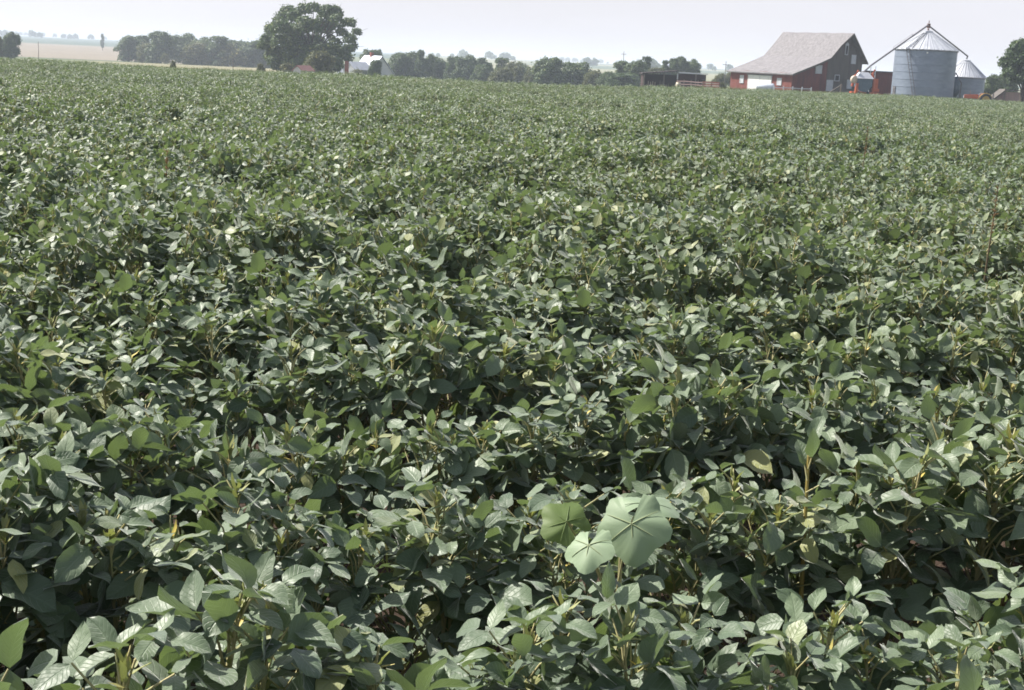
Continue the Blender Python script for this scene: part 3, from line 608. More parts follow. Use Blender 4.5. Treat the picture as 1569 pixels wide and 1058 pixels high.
def trunk_mesh(lobes, h0, r0, seed, lean=0):
    r_ = np.random.default_rng(seed); b = MB(); zt = h0
    b.tube([(0, 0, -.3), (.1 * r0, 0, zt * .5), (lean, 0, zt)], [r0 * 1.3, r0, r0 * .8], 8)
    for (x, y, z, r) in lobes:
        e = Vector((x, y, z)); s = Vector((lean, 0, zt * r_.uniform(.7, 1))); m = s.lerp(e, .5) + Vector((0, 0, .1 * (e - s).length)); k = r0 * min(.4, .16 + .3 * r / 4)
        b.tube([s, m, e, e + (e - m) * .5], [k, k * .7, k * .35, k * .12], 5, cap=False)
    return b
def rand_lobes(H, W, h0, n, seed, depth=1.0):
    r_ = np.random.default_rng(seed); out = []; h = H - h0
    for k in range(n):
        f = r_.uniform(.08, .97) ** .9; Rf = W / 2 * math.sqrt(max(.05, 1 - ((f - .42) / .64) ** 2)); r = W * r_.uniform(.10, .19)
        a = k * 2.4 + r_.uniform(-.5, .5); q = max(0, Rf - r * .8) * r_.uniform(.55, 1.08)
        out.append((math.cos(a) * q, math.sin(a) * q * depth, h0 + f * (h - r * .8), r))
    for f in (.22, .42, .64): out.append((r_.normal(0, .04) * W, 0, h0 + f * h, W * (.30 - .1 * abs(f - .4))))
    return out
VAR = {}
def tree_var(key, H, W, h0, n, nleaf, size, seed, m):
    lb = rand_lobes(H, W, h0, n, seed)
    VAR[key] = (crown_mesh(lb, nleaf, size, seed, 1.1).mesh("crown", m), trunk_mesh(lb, max(.8, h0 + (H - h0) * .3), .03 * H, seed).mesh("trunk", M_BARK), H, W)
for k in range(4): tree_var(('r', k), 9.5, 8.5, .1, 26, 13000, .24, 30 + k, M_TREE)
for k in range(3): tree_var(('o', k), 6, 7.5, .0, 20, 7000, .21, 50 + k, M_TREE2)
for k in range(2): tree_var(('t', k), 10, 6.0, .4, 24, 9500, .22, 70 + k, M_TREE)
for k in range(2): tree_var(('s', k), 2.2, 3.0, .0, 14, 2500, .16, 90 + k, M_TREE2)
def tree(kind, px, pyt, wpx, Y, label, group=None, name="tree", cat="tree", sink=0, seed=0):
    """px: crown centre, pyt: its top, wpx: its width in the photograph, Y: its distance"""
    P = at(px, pyt + 12, Y); z = tz(P.x, P.y) - sink; H = at(px, pyt, Y).z - z; W = wpx * Y / FPX
    cm, tm, h0, w0 = VAR[kind]; t = thing(name, label, cat, (P.x, P.y, z), (seed or px * 1.7), group)
    for nm, me in (("trunk", tm), ("crown", cm)):
        o = bpy.data.objects.new(nm, me); COL.objects.link(o); o.parent = t
    t.scale = (W / w0, W / w0, H / h0)
    return t
# largest tree: lobes read off its outline, each at its own depth
def big_tree():
    Y = 228; P = at(474, 104, Y); z = tz(P.x, P.y)
    pl = [(437, 22, 17), (424, 33, 13), (452, 28, 15), (470, 17, 13), (488, 16, 12), (503, 20, 15), (515, 20, 13), (522, 32, 11), (538, 38, 12), (543, 50, 9), (535, 62, 13), (527, 52, 10),
          (418, 47, 14), (409, 62, 14), (404, 72, 11), (420, 80, 15), (438, 45, 17), (455, 50, 16), (475, 40, 17), (490, 46, 15), (508, 42, 12), (440, 66, 19), (462, 70, 19), (485, 66, 16),
          (480, 84, 20), (500, 78, 15), (520, 82, 16), (535, 76, 10), (540, 72, 7), (425, 96, 13), (428, 104, 11), (448, 94, 16), (505, 98, 17), (522, 98, 13), (470, 100, 17), (490, 30, 14), (515, 68, 12), (500, 58, 8), (440, 104, 12), (455, 107, 12), (415, 88, 13), (534, 90, 11), (490, 104, 14), (510, 106, 11), (428, 88, 12), (447, 82, 14)]
    r_ = np.random.default_rng(5); lb = []
    for (a, c, r) in pl:
        q = at(a, c, Y); rm = r * Y / FPX * .90; wd = math.sqrt(max(.1, 1 - ((a - 474) / 80) ** 2)) * 6.0
        dy = r_.uniform(-1, 1) * wd; lb.append((q.x - P.x, dy, max(q.z - z, rm * .6), rm))
        if r > 13 and c > 30: lb.append((q.x - P.x + r_.uniform(-.6, .6), -dy * .9, max(q.z - z, rm * .6), rm * .85))
    t = thing("tree", "largest spreading shade tree with airy lobed crown beside the farmhouse", "tree", (P.x, P.y, z))
    crown_mesh(lb, 34000, .24, 3, .85).build("crown", M_TREE, t); trunk_mesh(lb, 3.6, .55, 3, .3).build("trunk", M_BARK, t)
big_tree()
def right_tree():
    Y = 170; P = at(1571, 105, Y); z = tz(P.x, P.y)
    pl = [(1560, 74, 13), (1572, 74, 14), (1550, 84, 12), (1545, 97, 11), (1555, 103, 14), (1570, 96, 17), (1548, 114, 12), (1558, 124, 11), (1572, 118, 16), (1588, 90, 16), (1592, 110, 16), (1580, 70, 12), (1600, 98, 12), (1556, 92, 13)]
    r_ = np.random.default_rng(8); lb = []
    for (a, c, r) in pl:
        q = at(a, c, Y); rm = r * Y / FPX; lb.append((q.x - P.x, r_.uniform(-1.5, 1.5), q.z - z, rm))
    t = thing("tree", "dense dark round tree at the right edge above the pink shed", "tree", (P.x, P.y, z))
    crown_mesh(lb, 13000, .2, 4, .9).build("crown", M_TREE, t); trunk_mesh(lb, 2.2, .3, 3).build("trunk", M_BARK, t)
right_tree()
G1 = "trees of the dark belt behind the tan pasture"
belt = [(197, 54, 34, 'r', 0, "pale thin-topped tree ending the dark belt by the tan field"), (216, 53, 30, 't', 0, "second tree from the belt's open end, narrow and dark"),
        (246, 47, 46, 'r', 1, "tallest dome-topped tree of the dark belt"), (283, 51, 46, 'r', 2, "broad tree in the middle of the dark belt"),
        (312, 55, 40, 'r', 3, "rounded tree just past the dark belt's middle"), (335, 55, 40, 't', 1, "blunt upright tree in the dark belt's second half"),
        (362, 61, 44, 'r', 0, "low flat-topped tree near the dark belt's shaded end"), (388, 61, 44, 'r', 2, "last belt tree, partly behind the largest shade tree"), (410, 62, 34, 'r', 1, "belt tree directly behind the largest shade tree's trunk")]
for i, (px, pt, wd, k, v, lb) in enumerate(belt):
    tree((k, v), px, pt, wd * 1.25, 430 + 14 * math.sin(i * 2.3), lb, G1, sink=.9, seed=i * 1.3 + 1)
for i, (px, wd, lb) in enumerate([(230, 50, "dark filler tree low in the belt below the dome-topped tree"), (300, 56, "dark low tree filling the belt's middle"), (350, 60, "dark low tree filling the belt's shaded end")]):
    tree(('o', i), px, 66, wd, 418, lb, G1, sink=.5, seed=i + 4.)
tree(('r', 3), 17, 47, 32, 300, "lone bushy tree at the photo's left border")
tree(('o', 1), -4, 56, 30, 300, "low bushy shrub left of the lone border tree")
G2 = "trees along the creek behind the field"
creek = [(565, 74, 26, 't', 0, 330), (578, 75, 22, 'r', 1, 335), (612, 80, 34, 'r', 0, 340), (632, 79, 34, 'r', 2, 345), (646, 76, 18, 't', 1, 338), (657, 81, 20, 't', 0, 340), (675, 86, 28, 'r', 3, 350), (694, 85, 24, 'r', 1, 345), (716, 84, 34, 'r', 2, 340), (742, 87, 26, 't', 0, 345), (738, 98, 26, 'r', 0, 325), (770, 88, 26, 't', 1, 350),
         (788, 95, 30, 'o', 0, 330), (770, 104, 40, 'o', 1, 300), (800, 93, 26, 'r', 3, 345), (843, 87, 44, 'r', 0, 290), (818, 104, 30, 'o', 2, 300), (882, 94, 48, 'r', 1, 295), (912, 108, 34, 'o', 0, 280), (936, 110, 40, 'r', 2, 275),
         (958, 92, 34, 't', 0, 285), (975, 90, 32, 'r', 3, 280), (990, 86, 18, 't', 1, 290), (1003, 104, 36, 'o', 1, 285), (958, 112, 46, 'r', 1, 270)]
clab = ["tree behind the farmhouse, left of its ridge", "round tree behind the farmhouse chimney", "leafy tree touching the farmhouse's right side", "second tree right of the farmhouse, flat-topped", "narrow dark spire-like tree right of the farmhouse", "dark narrow tree beside the spire-like one", "low hazy tree beyond the two narrow dark ones", "rounded low tree with bare pale limbs beside it", "broad dome tree midway between farmhouse and round dark tree", "thin-topped tree right of the broad dome tree", "dark lower tree in front of the thin-topped one", "small hazy tree above the olive shrubs", "olive shrub before the small hazy tree", "wide pale olive shrub at the field's far edge", "small tree between olive shrubs and round dark tree", "round dark solid tree standing apart near centre", "low olive bush at the round dark tree's left foot", "bright broad tree just right of the round dark tree", "low olive bush between broad tree and pole", "dark low tree at the open shed's far left", "small tree left of the utility pole's foot", "pole-side tree with loose top", "tall slim tree right of the utility pole", "olive shrub behind the open shed's left bay", "dark bushy tree against the open shed's left end"]
for (px, pt, wd, k, v, Y), lb in zip(creek, clab): tree((k, v), px, pt, wd * 1.38, Y, lb, G2, seed=px * .7)
G3 = "airy trees behind the open shed"
for i, (px, pt, wd, k, v, lb) in enumerate([(1018, 92, 18, 't', 1, "leftmost slim tree above the open shed roof"), (1031, 88, 20, 't', 0, "second slim tree above the open shed roof"), (1044, 86, 24, 'r', 0, "tallest loose tree above the open shed roof"), (1062, 89, 26, 'r', 3, "rightmost rounded tree above the open shed roof")]):
    tree((k, v), px, pt, wd * 1.15, 300, lb, G3, seed=i * 2.)
tree(('o', 2), 1103, 112, 26, 265, "dark bush between corral and the barn's left corner", name="bush", cat="bush")
tree(('o', 0), 1120, 110, 26, 270, "dark bush just behind the barn's left corner", name="bush", cat="bush")
tree(('r', 2), 1522, 114, 36, 205, "leafy bush between the low grain bin and right tree", name="bush", cat="bush")
tree(('r', 1), 1545, 108, 40, 215, "leafy bush behind the dense right tree", name="bush", cat="bush")
# shrubs around the largest tree and by the field
tree(('o', 1), 490, 79, 62, 213, "pale olive shrub mound under the largest tree", name="shrub", cat="shrub")
tree(('s', 0), 440, 97, 26, 212, "dark shrub left of the tiny red-roofed shed", name="shrub", cat="shrub")
tree(('s', 1), 400, 98, 15, 190, "small round shrub alone in the tan pasture", name="shrub", cat="shrub")
tree(('r', 0), 576, 91, 27, 262, "dark bushy tree covering the farmhouse front")
tree(('o', 2), 548, 106, 34, 255, "low dark hedge shrub before the farmhouse wing", name="shrub", cat="shrub")
tree(('s', 0), 217, 82, 12, 400, "small grey shrub at the dark belt's foot", name="shrub", cat="shrub")
tree(('s', 1), 253, 83, 15, 395, "second small grey shrub at the dark belt's foot, further right", name="shrub", cat="shrub")
tree(('s', 1), 265, 94, 11, 180, "tuft-like shrub on the tan pasture", name="shrub", cat="shrub")
tree(('s', 0), 993, 118, 22, 200, "brownish weedy shrub at the open shed's left end", name="shrub", cat="shrub")
tree(('s', 1), 1106, 127, 16, 178, "weedy shrub between corral gates and barn", name="shrub", cat="shrub")
tree(('t', 0), 157, 51, 7, 800, "tiny dark cone-shaped tree on the horizon field")
# far hazy woods on the horizon
def far_wood():
    r_ = np.random.default_rng(12); lb = []
    for (p0, p1, Y, top) in ((10, 70, 1700, 9), (95, 142, 1900, 8), (690, 800, 1500, 9), (895, 912, 1300, 8), (995, 1010, 900, 9), (1085, 1135, 1400, 8), (600, 690, 1600, 6), (1140, 1200, 2000, 8), (20, 180, 2600, 8), (850, 1000, 2500, 8), (-150, 10, 1800, 9), (1500, 1700, 700, 6)):
        n = max(4, int((p1 - p0) * Y / FPX / 9))
        for k in range(n):
            px = p0 + (p1 - p0) * r_.uniform(); P = at(px, 90, Y * r_.uniform(.97, 1.03)); h = top * r_.uniform(.45, 1.0)
            lb.append((P.x, P.y, tz(P.x, P.y) + h * .55, h * .52))
    o = crown_mesh(lb, 16000, 1.3, 6, 1.0).build("far_wood", M_TREE); o["kind"] = "stuff"
far_wood()

# ------------------------------------------------------------------ soybeans
UP = Vector((0, 0, 1))
def leaflet(b, base, A, N, L, W, r_, nu, nv, tint, shape=.40):
    """one ovate leaflet: base point, direction A, upward normal N"""
    A = A.normalized(); S = N.cross(A).normalized(); N = A.cross(S)
    fold = r_.uniform(-.05, .45); droop = r_.normal(.12, .22); cup = r_.uniform(-.25, .35); tw = r_.normal(0, .25); asy = r_.normal(0, .07) * L; wav = r_.uniform(.02, .06); ph = r_.uniform(0, 6)
    us = np.linspace(0, 1, nu + 1); vs_ = np.linspace(-1, 1, nv); V = []; UV = []; F = []
    for u in us:
        wv = W / 2 * ((u ** .55) * ((1 - u) ** .72) / .532 if 0 < u < 1 else (.0 if u == 0 else .0)) + .0004
        wv = min(wv, W / 2 * 1.02)
        for v in vs_:
            y = wv * v * (1 + .12 * math.sin(u * 9 + ph) * (nu > 4)) + asy * 4 * u * (1 - u) * .5; x = L * u
            z = fold * abs(y) - droop * L * u * u + cup * (y * y) / W + tw * y * u + wav * L * math.sin(u * 8 + v * 3 + ph) * abs(v)
            V.append(base + A * x + S * y + N * z); UV.append((u, v))
    for i in range(nu):
        for j in range(nv - 1):
            a = i * nv + j; F.append((a, a + nv, a + nv + 1, a + 1))
    b.add(V, F, tint, UV)
def trifoliate(b, P, phi, L, r_, nu, nv, tint, pitch):
    o = Vector((math.cos(phi), math.sin(phi), 0))
    A = (o * math.cos(pitch) + UP * math.sin(pitch)).normalized()
    N0 = UP * 1.0 + Vector(sd) * .45 + Vector(r_.normal(0, .40, 3)); N = (N0 - A * N0.dot(A)).normalized(); S = N.cross(A)
    for k in (0, 1, -1):
        a = k * R(r_.uniform(66, 92)); p2 = r_.normal(.12 if k == 0 else .15, .5)
        d = A * math.cos(a) + S * math.sin(a); base = P + (A * .028 if k == 0 else d * .004)
        d2 = (d * math.cos(p2) + N * math.sin(p2)).normalized(); n2 = (N * math.cos(p2) - d * math.sin(p2))
        n2 = (n2 + Vector(r_.normal(0, .26, 3))); n2 = (n2 - d2 * n2.dot(d2)).normalized()
        LL = L * r_.uniform(.85, 1.1) * (1.05 if k == 0 else .95)
        leaflet(b, base, d2, n2, LL, LL * r_.uniform(.64, .86), r_, nu, nv, float(np.clip(tint + r_.normal(0, .16), 0, .85)) if r_.uniform() > .025 else 1.15)
def soy_plant(seed, lod=0, parts=None, off=(0, 0), hs=1.0, nodes=21):
    """returns MBs (foliage, stem, bud)"""
    r_ = np.random.default_rng(seed); f, s, u = parts or (MB(), MB(), MB())
    H = .70 * hs * r_.uniform(.93, 1.07); lx, ly = r_.normal(0, .05, 2); o = Vector((off[0], off[1], 0))
    nu, nv = ((6, 5), (3, 3), (2, 3))[lod]
    def st(t): return o + Vector((lx * t * t, ly * t * t, H * t))
    if lod < 2: s.tube([st(0) - UP * .03, st(.35), st(.7), st(1)], [.0062, .0055, .0042, .0024], 6 if lod == 0 else 4, cap=False)
    t0 = (.12, .22, .5)[lod]; phi = r_.uniform(0, 6.28)
    for i in range(nodes):
        t = t0 + (1 - t0) * (i / (nodes - 1)) ** .85
        phi += R(180) + r_.normal(0, .5) if i % 2 else R(95) + r_.normal(0, .4)
        q = max(0., (t - .45) / .55)
        lp = (.255 - .165 * q) * r_.uniform(.8, 1.2); el = R(r_.normal(47 + 10 * q, 9))
        o2 = Vector((math.cos(phi), math.sin(phi), 0)); p0 = st(t)
        p1 = p0 + (o2 * math.cos(el + .25) + UP * math.sin(el + .25)) * lp * .5; p2 = p1 + (o2 * math.cos(el - .15) + UP * math.sin(el - .15)) * lp * .5
        if lod == 0: s.tube([p0, p1, p2], [.0030, .0025, .0019], 5, cap=False)
        elif lod == 1: s.tube([p0, p2], [.0030, .0022], 3, cap=False)
        elif i % 3 == 0: s.tube([p0, p2], [.006, .004], 3, cap=False)
        L = (.112 - .048 * q ** 1.6) * (1, .92, .90)[lod] * r_.uniform(.86, 1.16)
        trifoliate(f, p2, phi + r_.normal(0, .3), L, r_, nu, nv, r_.uniform(.2, .8), R(r_.normal(-2, 22)))
    if lod < 2:
        for k in range(7 if lod == 0 else 4):                     # unfolding tip and flower clusters
            ph = r_.uniform(0, 6.28); A = Vector((math.cos(ph) * .5, math.sin(ph) * .5, 1)); 
            leaflet(u, st(1) + UP * .005 * k, A, Vector((math.cos(ph), math.sin(ph), -.4)) * -1, r_.uniform(.03, .062), .016, r_, 3, 3, r_.uniform(.2, .9))
        for k in range(16 if lod == 0 else 7):
            t = r_.uniform(.62, 1.04); p = st(t); ph = r_.uniform(0, 6.28); A = Vector((math.cos(ph), math.sin(ph), .9))
            leaflet(u, p, A, UP, r_.uniform(.022, .04), .011, r_, 2, 3, r_.uniform(.5, 1.1))
    return f, s, u

ROWA = R(20); RV = np.array((math.cos(ROWA), math.sin(ROWA))); NV = np.array((-math.sin(ROWA), math.cos(ROWA)))
SP = .97
def row_points(step, x0, x1, y0, y1, keep, jit=.05):
    c = np.array([(x, y) for x in (x0, x1) for y in (y0, y1)]); s = c @ RV; q = c @ NV
    k0, k1 = int(q.min() / SP) - 1, int(q.max() / SP) + 1
    S = np.arange(s.min(), s.max(), step); K = np.arange(k0, k1 + 1); KK, SS = np.meshgrid(K, S, indexing='ij')
    SS = SS + rng.uniform(-.5, .5, SS.shape) * step; OFF = KK * SP + .52 + rng.normal(0, jit, SS.shape) + .05 * np.sin(SS * .7 + KK)
    X = SS * RV[0] + OFF * NV[0]; Y = SS * RV[1] + OFF * NV[1]
    m = (X > x0) & (X < x1) & (Y > y0) & (Y < y1) & keep(X, Y); return X[m], Y[m], KK[m]
NVAR = 12
near_var = []
for k in range(NVAR):
    f, s, u = soy_plant(1000 + k)
    near_var.append((f.mesh("foliage", M_SOY, True), s.mesh("stem", M_STEM, True), u.mesh("young_leaves", M_BUD, True)))
gap = lambda X, Y: rng.uniform(size=X.shape) < .97
X, Y, K = row_points(.085, -12, 12, 1.55, 14, gap)
A_ = np.abs(np.degrees(np.arctan2(X, Y)))
# horizontal field of view plus the plant's own width
inview = np.abs(X) < Y * .39 + .32
D_ = np.hypot(X, Y); order = np.argsort(np.where(inview, D_, 1e9))
NEAR = order[:300]; near_lim = D_[NEAR[-1]]
nearset = set(NEAR.tolist())
kmin = int(K[NEAR].min())
ordw = ["nearest", "second", "third", "fourth", "fifth", "sixth", "seventh", "eighth", "ninth", "tenth", "eleventh", "twelfth", "thirteenth", "fourteenth"]
krows = sorted(set(K[NEAR].tolist()))
def soy_label(x, y, k):
    a = x / max(y, .1)
    side = "toward the left" if a < -.13 else ("in the middle" if a < .13 else "toward the right")
    i = min(krows.index(k), len(ordw) - 1)
    return "green soybean plant %s of the %s crop row from the camera" % (side, ordw[i])
for n_, i in enumerate(NEAR):
    x, y, k = float(X[i]), float(Y[i]), int(K[i]); v = near_var[n_ % NVAR] if rng.uniform() < .5 else near_var[int(rng.integers(NVAR))]
    t = thing("soybean_plant", soy_label(x, y, k), "soybean plant", (x, y, tz(x, y)), rng.uniform(0, 6.28), "soybean plants in the nearest crop rows")
    sc = rng.uniform(.88, 1.1) * (1 + .07 * math.sin(x * 1.9 + y * 1.3)); t.scale = (sc, sc, sc * rng.uniform(.95, 1.08))
    for nm, me in zip(("foliage", "stem", "young_leaves"), v):
        o = bpy.data.objects.new(nm, me); COL.objects.link(o); o.parent = t

# the rest of the field: one object of instances
src = bpy.data.collections.new("soybean_sources")
def source(name, mbs):
    f, s, u = mbs; me = MB(); 
    me.v = f.v + s.v + u.v; o1 = len(f.v); o2 = o1 + len(s.v)
    me.f = f.f + [tuple(i + o1 for i in q) for q in s.f] + [tuple(i + o2 for i in q) for q in u.f]; me.t = f.t + s.t + u.t; me.uv = f.uv + s.uv + u.uv
    m = me.mesh(name, [M_SOY, M_STEM, M_BUD], True)
    mi = np.zeros(len(m.polygons), np.int32); mi[len(f.f):len(f.f) + len(s.f)] = 1; mi[len(f.f) + len(s.f):] = 2; m.polygons.foreach_set("material_index", mi)
    o = bpy.data.objects.new(name, m); src.objects.link(o)
for k in range(8): source("soy_a%02d" % k, soy_plant(2000 + k, 1))
for k in range(10):
    parts = (MB(), MB(), MB()); r_ = np.random.default_rng(300 + k)
    for q in range(6): soy_plant(3000 + k * 10 + q, 2, parts, (-.25 + .10 * q + r_.normal(0, .03), r_.normal(0, .09)), r_.uniform(.9, 1.12), 12)
    source("soy_b%02d" % k, parts)
def instancer(name, coll, pts, rot, scl, idx):
    me = bpy.data.meshes.new(name); me.from_pydata(pts.tolist(), [], [])
    a = me.attributes.new("rot", 'FLOAT_VECTOR', 'POINT'); a.data.foreach_set("vector", rot.astype(np.float32).ravel())
    a = me.attributes.new("scl", 'FLOAT_VECTOR', 'POINT'); a.data.foreach_set("vector", scl.astype(np.float32).ravel())
    a = me.attributes.new("idx", 'INT', 'POINT'); a.data.foreach_set("value", idx.astype(np.int32))
    o = bpy.data.objects.new(name, me); COL.objects.link(o); o["kind"] = "stuff"
    g = bpy.data.node_groups.new(name, 'GeometryNodeTree'); g.interface.new_socket("Geometry", in_out='INPUT', socket_type='NodeSocketGeometry'); g.interface.new_socket("Geometry", in_out='OUTPUT', socket_type='NodeSocketGeometry')
    gi = g.nodes.new("NodeGroupInput"); go = g.nodes.new("NodeGroupOutput"); ip = g.nodes.new("GeometryNodeInstanceOnPoints"); ci = g.nodes.new("GeometryNodeCollectionInfo")
    ci.inputs[0].default_value = coll; ci.inputs["Separate Children"].default_value = True; ci.inputs["Reset Children"].default_value = True
    def na(nm, ty):
        x = g.nodes.new("GeometryNodeInputNamedAttribute"); x.data_type = ty; x.inputs[0].default_value = nm; return x.outputs[0]
    L = g.links.new; L(gi.outputs[0], ip.inputs["Points"]); L(ci.outputs[0], ip.inputs["Instance"]); ip.inputs["Pick Instance"].default_value = True
    L(na("idx", 'INT'), ip.inputs["Instance Index"]); L(na("rot", 'FLOAT_VECTOR'), ip.inputs["Rotation"]); L(na("scl", 'FLOAT_VECTOR'), ip.inputs["Scale"]); L(ip.outputs[0], go.inputs[0])
    md = o.modifiers.new("scatter", 'NODES'); md.node_group = g
    return o
# (a) single plants out to 30 m
MID = 30
rest = np.array([i for i in range(len(X)) if i not in nearset])
def okfar(x, y): return (np.hypot(x, y) < edge_of(np.degrees(np.arctan2(x, y))) - rng.uniform(0, 1.5, x.shape))
X2, Y2, K2 = row_points(.085, -24, 24, -3, MID, lambda x, y: (np.abs(x) < np.maximum(y, 0) * .62 + 4) & (rng.uniform(size=x.shape) < .97) & ~((y > 1.55) & (y < 14) & (np.abs(x) < 12)) & (np.hypot(x, y) < MID))
xa = np.concatenate([X[rest], X2]); ya = np.concatenate([Y[rest], Y2])
mk = np.abs(xa) < np.maximum(ya, 0) * .62 + 4; xa, ya = xa[mk], ya[mk]; na_ = len(xa)
# (b) row clumps beyond
X3, Y3, K3 = row_points(.55, -130, 130, 0, 165, lambda x, y: (np.hypot(x, y) >= MID) & okfar(x, y) & (np.abs(x) < y * .56 + 6), .05); nb_ = len(X3)
xx = np.concatenate([xa, X3]); yy = np.concatenate([ya, Y3]); zz_ = terrain(xx, yy)
rz = np.where(np.arange(len(xx)) < na_, rng.uniform(0, 6.28, len(xx)), ROWA + rng.normal(0, .12, len(xx)) + math.pi * rng.integers(0, 2, len(xx)))
sc = rng.uniform(.88, 1.12, len(xx)) * (1 + .07 * np.sin(xx * 1.9 + yy * 1.3) * (np.arange(len(xx)) < na_) + .12 * np.sin(xx * .31 + 2 * np.sin(yy * .23)) * np.sin(yy * .27))
ix = np.where(np.arange(len(xx)) < na_, rng.integers(0, 8, len(xx)), 8 + rng.integers(0, 10, len(xx)))
rot = np.zeros((len(xx), 3)); rot[:, 2] = rz; rot[:, :2] = rng.normal(0, .05, (len(xx), 2))
instancer("soybean_field", src, np.stack([xx, yy, zz_], 1), rot, np.stack([sc, sc, sc * rng.uniform(.95, 1.08, len(xx))], 1), ix)
print("soy instances", na_, nb_, "near limit", near_lim)

# grass and weeds beyond the field edge
gsrc = bpy.data.collections.new("grass_sources")
for k in range(5):
    r_ = np.random.default_rng(400 + k); b = MB()
    for q in range(26):
        ph = r_.uniform(0, 6.28); p = Vector((*r_.normal(0, .22, 2), 0)); h = r_.uniform(.25, .62); ln = r_.uniform(.05, .3) * h; wd = .016
        o2 = Vector((math.cos(ph), math.sin(ph), 0)); s_ = Vector((-o2.y, o2.x, 0)) * wd
        b.add([p - s_, p + s_, p + o2 * ln * .35 + UP * h * .6 + s_ * .7, p + o2 * ln * .35 + UP * h * .6 - s_ * .7, p + o2 * ln + UP * h], [(0, 1, 2, 3), (3, 2, 4)], r_.uniform(.0, 1))
    o = bpy.data.objects.new("tuft%d" % k, b.mesh("tuft", M_GRASS)); gsrc.objects.link(o)
n_ = 16000; az = rng.uniform(-27, 27, n_); D0 = edge_of(az); dd = D0 + rng.exponential(16, n_) - .5
m = (dd < 230); az, dd = az[m], dd[m]; gx = dd * np.sin(np.radians(az)); gy = dd * np.cos(np.radians(az)); gz = terrain(gx, gy)
rot = np.zeros((len(gx), 3)); rot[:, 2] = rng.uniform(0, 6.28, len(gx)); s_ = rng.uniform(.6, 1.35, len(gx)) * np.where(az > 6, 1.15, .9)
instancer("rough_grass", gsrc, np.stack([gx, gy, gz], 1), rot, np.stack([s_ * 1.3, s_ * 1.3, s_], 1), rng.integers(0, 5, len(gx)))

# ------------------------------------------------------------------ weeds among the near beans
def lobed_leaf(b, base, A, N, rad, r_, lobes=5, tint=.6):
    """palmate leaf: base is where the stalk meets the blade"""
    A = A.normalized(); S = N.cross(A).normalized(); N = A.cross(S); n = 92; rings = 8; V = [base]; UV = [(0, 0)]; F = []
    for j in range(1, rings + 1):
        for k in range(n + 1):
            a = R(-160 + 320 * k / n); e = .90 + .10 * math.cos(a * lobes / 2 * 1.95 + math.pi * (lobes % 2 == 0)) * (1 if abs(a) < 2.6 else .4)
            e *= 1 - .16 * (abs(a) / 2.8) ** 2; e += .012 * math.sin(a * 23 + 1) * (j == rings); q = j / rings; rr = rad * e * q
            z = .015 * rad * q * math.cos(a * lobes * 1.57) * q - .20 * rad * q ** 2.2 - .02 * rad * math.sin(a * 5 + 2) * q + .05 * rad * math.sin(a * 4 + 3 * q) * q * q + .006 * rad * math.sin(a * 31 + 14 * q) * q
            V.append(base + A * rr * math.cos(a) + S * rr * math.sin(a) + N * z); UV.append((q, 0))
    for k in range(n): F.append((0, 1 + k, 2 + k))
    for j in range(rings - 1):
        for k in range(n): a = 1 + j * (n + 1) + k; F.append((a, a + n + 1, a + n + 2, a + 1))
    b.add(V, F, tint, UV)
    for k in range(lobes):                                       # raised main veins
        a = R(-115 + 230 * k / (lobes - 1)); pts = []
        for q in (0.02, .3, .6, .85): pts.append(base + (A * math.cos(a) + S * math.sin(a)) * rad * .82 * q + N * (.001 + .015 * rad * q * q * math.cos(a * lobes * 1.57) - .20 * rad * q ** 2.2 - .02 * rad * math.sin(a * 5 + 2) * q))
        b.tube(pts, [.0016, .0014, .001, .0006], 4, tint=.74, cap=False)
def velvet():
    Q = at(968, 782, 3.05); g = tz(Q.x, Q.y + .25)
    t = thing("velvetleaf_weed", "tall weed with huge pale lobed leaves standing among the beans", "weed", (Q.x, Q.y + .25, g)); o = Vector(t.location); r_ = np.random.default_rng(2)
    b = MB(); b.tube([(0, 0, -.02), (.01, 0, .45), (0, -.02, .80)], [.009, .008, .004], 7); b.build("stem", M_STEM, t)
    for (px, py, Y, A, N, rad, z0) in ((968, 803, 2.95, (.05, -.5, -.85), (-.3, -.75, .55), .095, .62), (902, 836, 2.88, (-.2, -.7, -.6), (-.4, -.45, .8), .066, .5), (990, 772, 3.3, (.5, .7, .1), (-.1, -.2, 1), .09, .72), (868, 800, 3.1, (-.5, .3, .3), (-.1, -.6, .8), .07, .55)):
        p = at(px, py, Y) - o; b = MB(); lobed_leaf(b, p, Vector(A), Vector(N), rad, r_); lf = b.build("leaf", M_PALE if px > 880 else M_LIME, t, True)
        b = MB(); b.tube([(0, 0, z0), tuple(Vector((p.x * .5, p.y * .5, (z0 + p.z) / 2 + .03))), tuple(p)], .0025, 5); b.build("leaf_stalk", M_STEM, lf)
velvet()
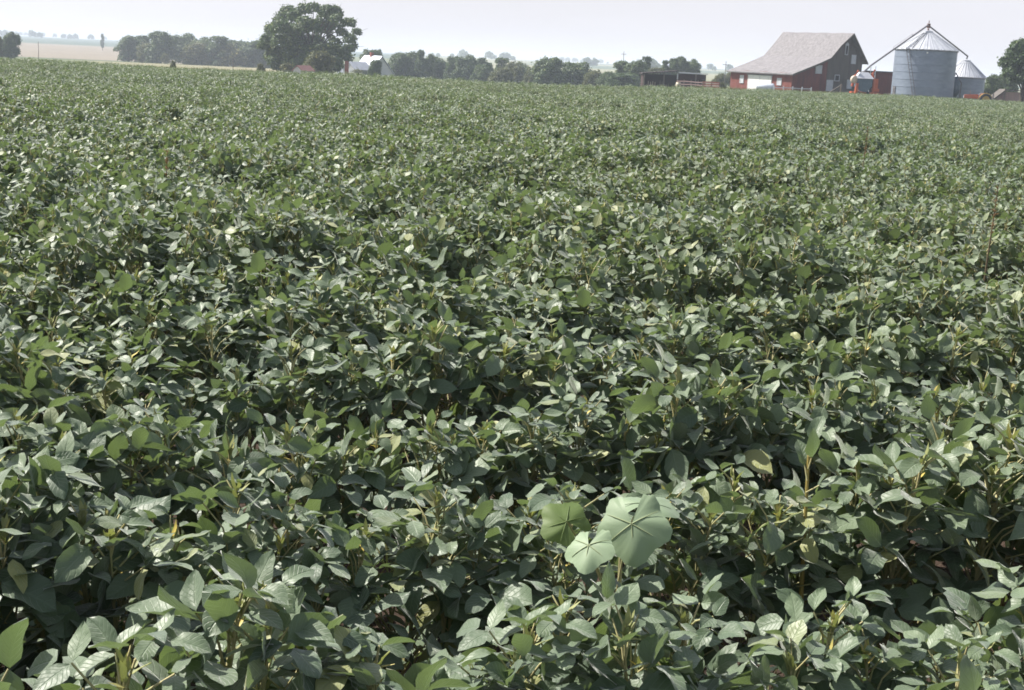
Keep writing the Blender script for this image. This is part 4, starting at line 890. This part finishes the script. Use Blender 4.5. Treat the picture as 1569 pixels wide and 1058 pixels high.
def leafy_weed(px, py, Y, label, name, H, n, L, W, m, wid, seed, topleaf=True):
    Q = at(px, py, Y); g = tz(Q.x, Q.y); t = thing(name, label, "weed", (Q.x, Q.y, g)); r_ = np.random.default_rng(seed)
    H = min(H, Q.z - g) if Q.z - g > .2 else H
    b = MB(); b.tube([(0, 0, -.02), (.015, 0, H * .5), (.0, .01, H)], [wid, wid * .85, wid * .5], 7); b.build("stem", m, t)
    for k in range(n):
        tt = .35 + .65 * k / (n - 1); ph = k * 2.4 + r_.normal(0, .2); el = R(r_.normal(25 + (35 if topleaf else -5) * (tt > .9), 10)); o2 = Vector((math.cos(ph), math.sin(ph), 0))
        A = o2 * math.cos(el) + UP * math.sin(el); p = Vector((0, 0, H * tt)); q = p + A * L * .35; b = MB(); LL = L * (1.1 - (.5 if topleaf else .25) * tt) * r_.uniform(.85, 1.1)
        b.tube([p, q], .0022, 4, cap=False); fl = MB(); leaflet(fl, q, (A - UP * .3), UP * math.cos(el) - o2 * math.sin(el) + Vector((-.2, -.3, 0)), LL, LL * W, r_, 8, 5, r_.uniform(.3, .8))
        lo = fl.build("leaf", M_SOY if topleaf else M_PALE, t, True); b.build("leaf_stalk", M_STEM, lo)
leafy_weed(1240, 700, 3.75, "thick yellow-stemmed soybean standing above its neighbours", "tall_soybean", .9, 17, .13, .66, M_STEMY, .0085, 4)
leafy_weed(1235, 985, 2.55, "small upright weed with narrow paired leaves near the bottom edge", "pigweed", .5, 10, .085, .36, M_STEM, .005, 6, True)
leafy_weed(1500, 935, 2.35, "coarse weed with large drooping leaves in the bottom right corner", "cocklebur_weed", .72, 11, .19, .62, M_STEM, .009, 9)

for px, py, Y, lb, sd_ in ((1524, 285, 9.6, "thin reddish seed stalk above the beans near the right edge", 21), (1327, 196, 19, "short brown dried stalk above the beans below the barn door", 22), (252, 232, 13.5, "small pinkish dried stalk standing in the left half of the field", 23)):
    Q = at(px, py, Y); g = tz(Q.x, Q.y); t = thing("weed_stalk", lb, "weed", (Q.x, Q.y, g)); r_ = np.random.default_rng(sd_); H = max(.9, Q.z - g)
    b = MB(); b.tube([(0, 0, 0), (.01, 0, H * .6), (.03, .01, H)], [.007, .006, .003], 6); b.build("stem", M_STALK, t)
    b = MB()
    for k in range(46):
        ph = r_.uniform(0, 6.28); p = Vector((.02, 0, H * r_.uniform(.72, 1.0))); leaflet(b, p, Vector((math.cos(ph), math.sin(ph), .8)), UP, .035, .014, r_, 2, 3, r_.uniform(0, 1))
    b.build("seed_head", M_SEED, t, True)
bpy.context.view_layer.update()
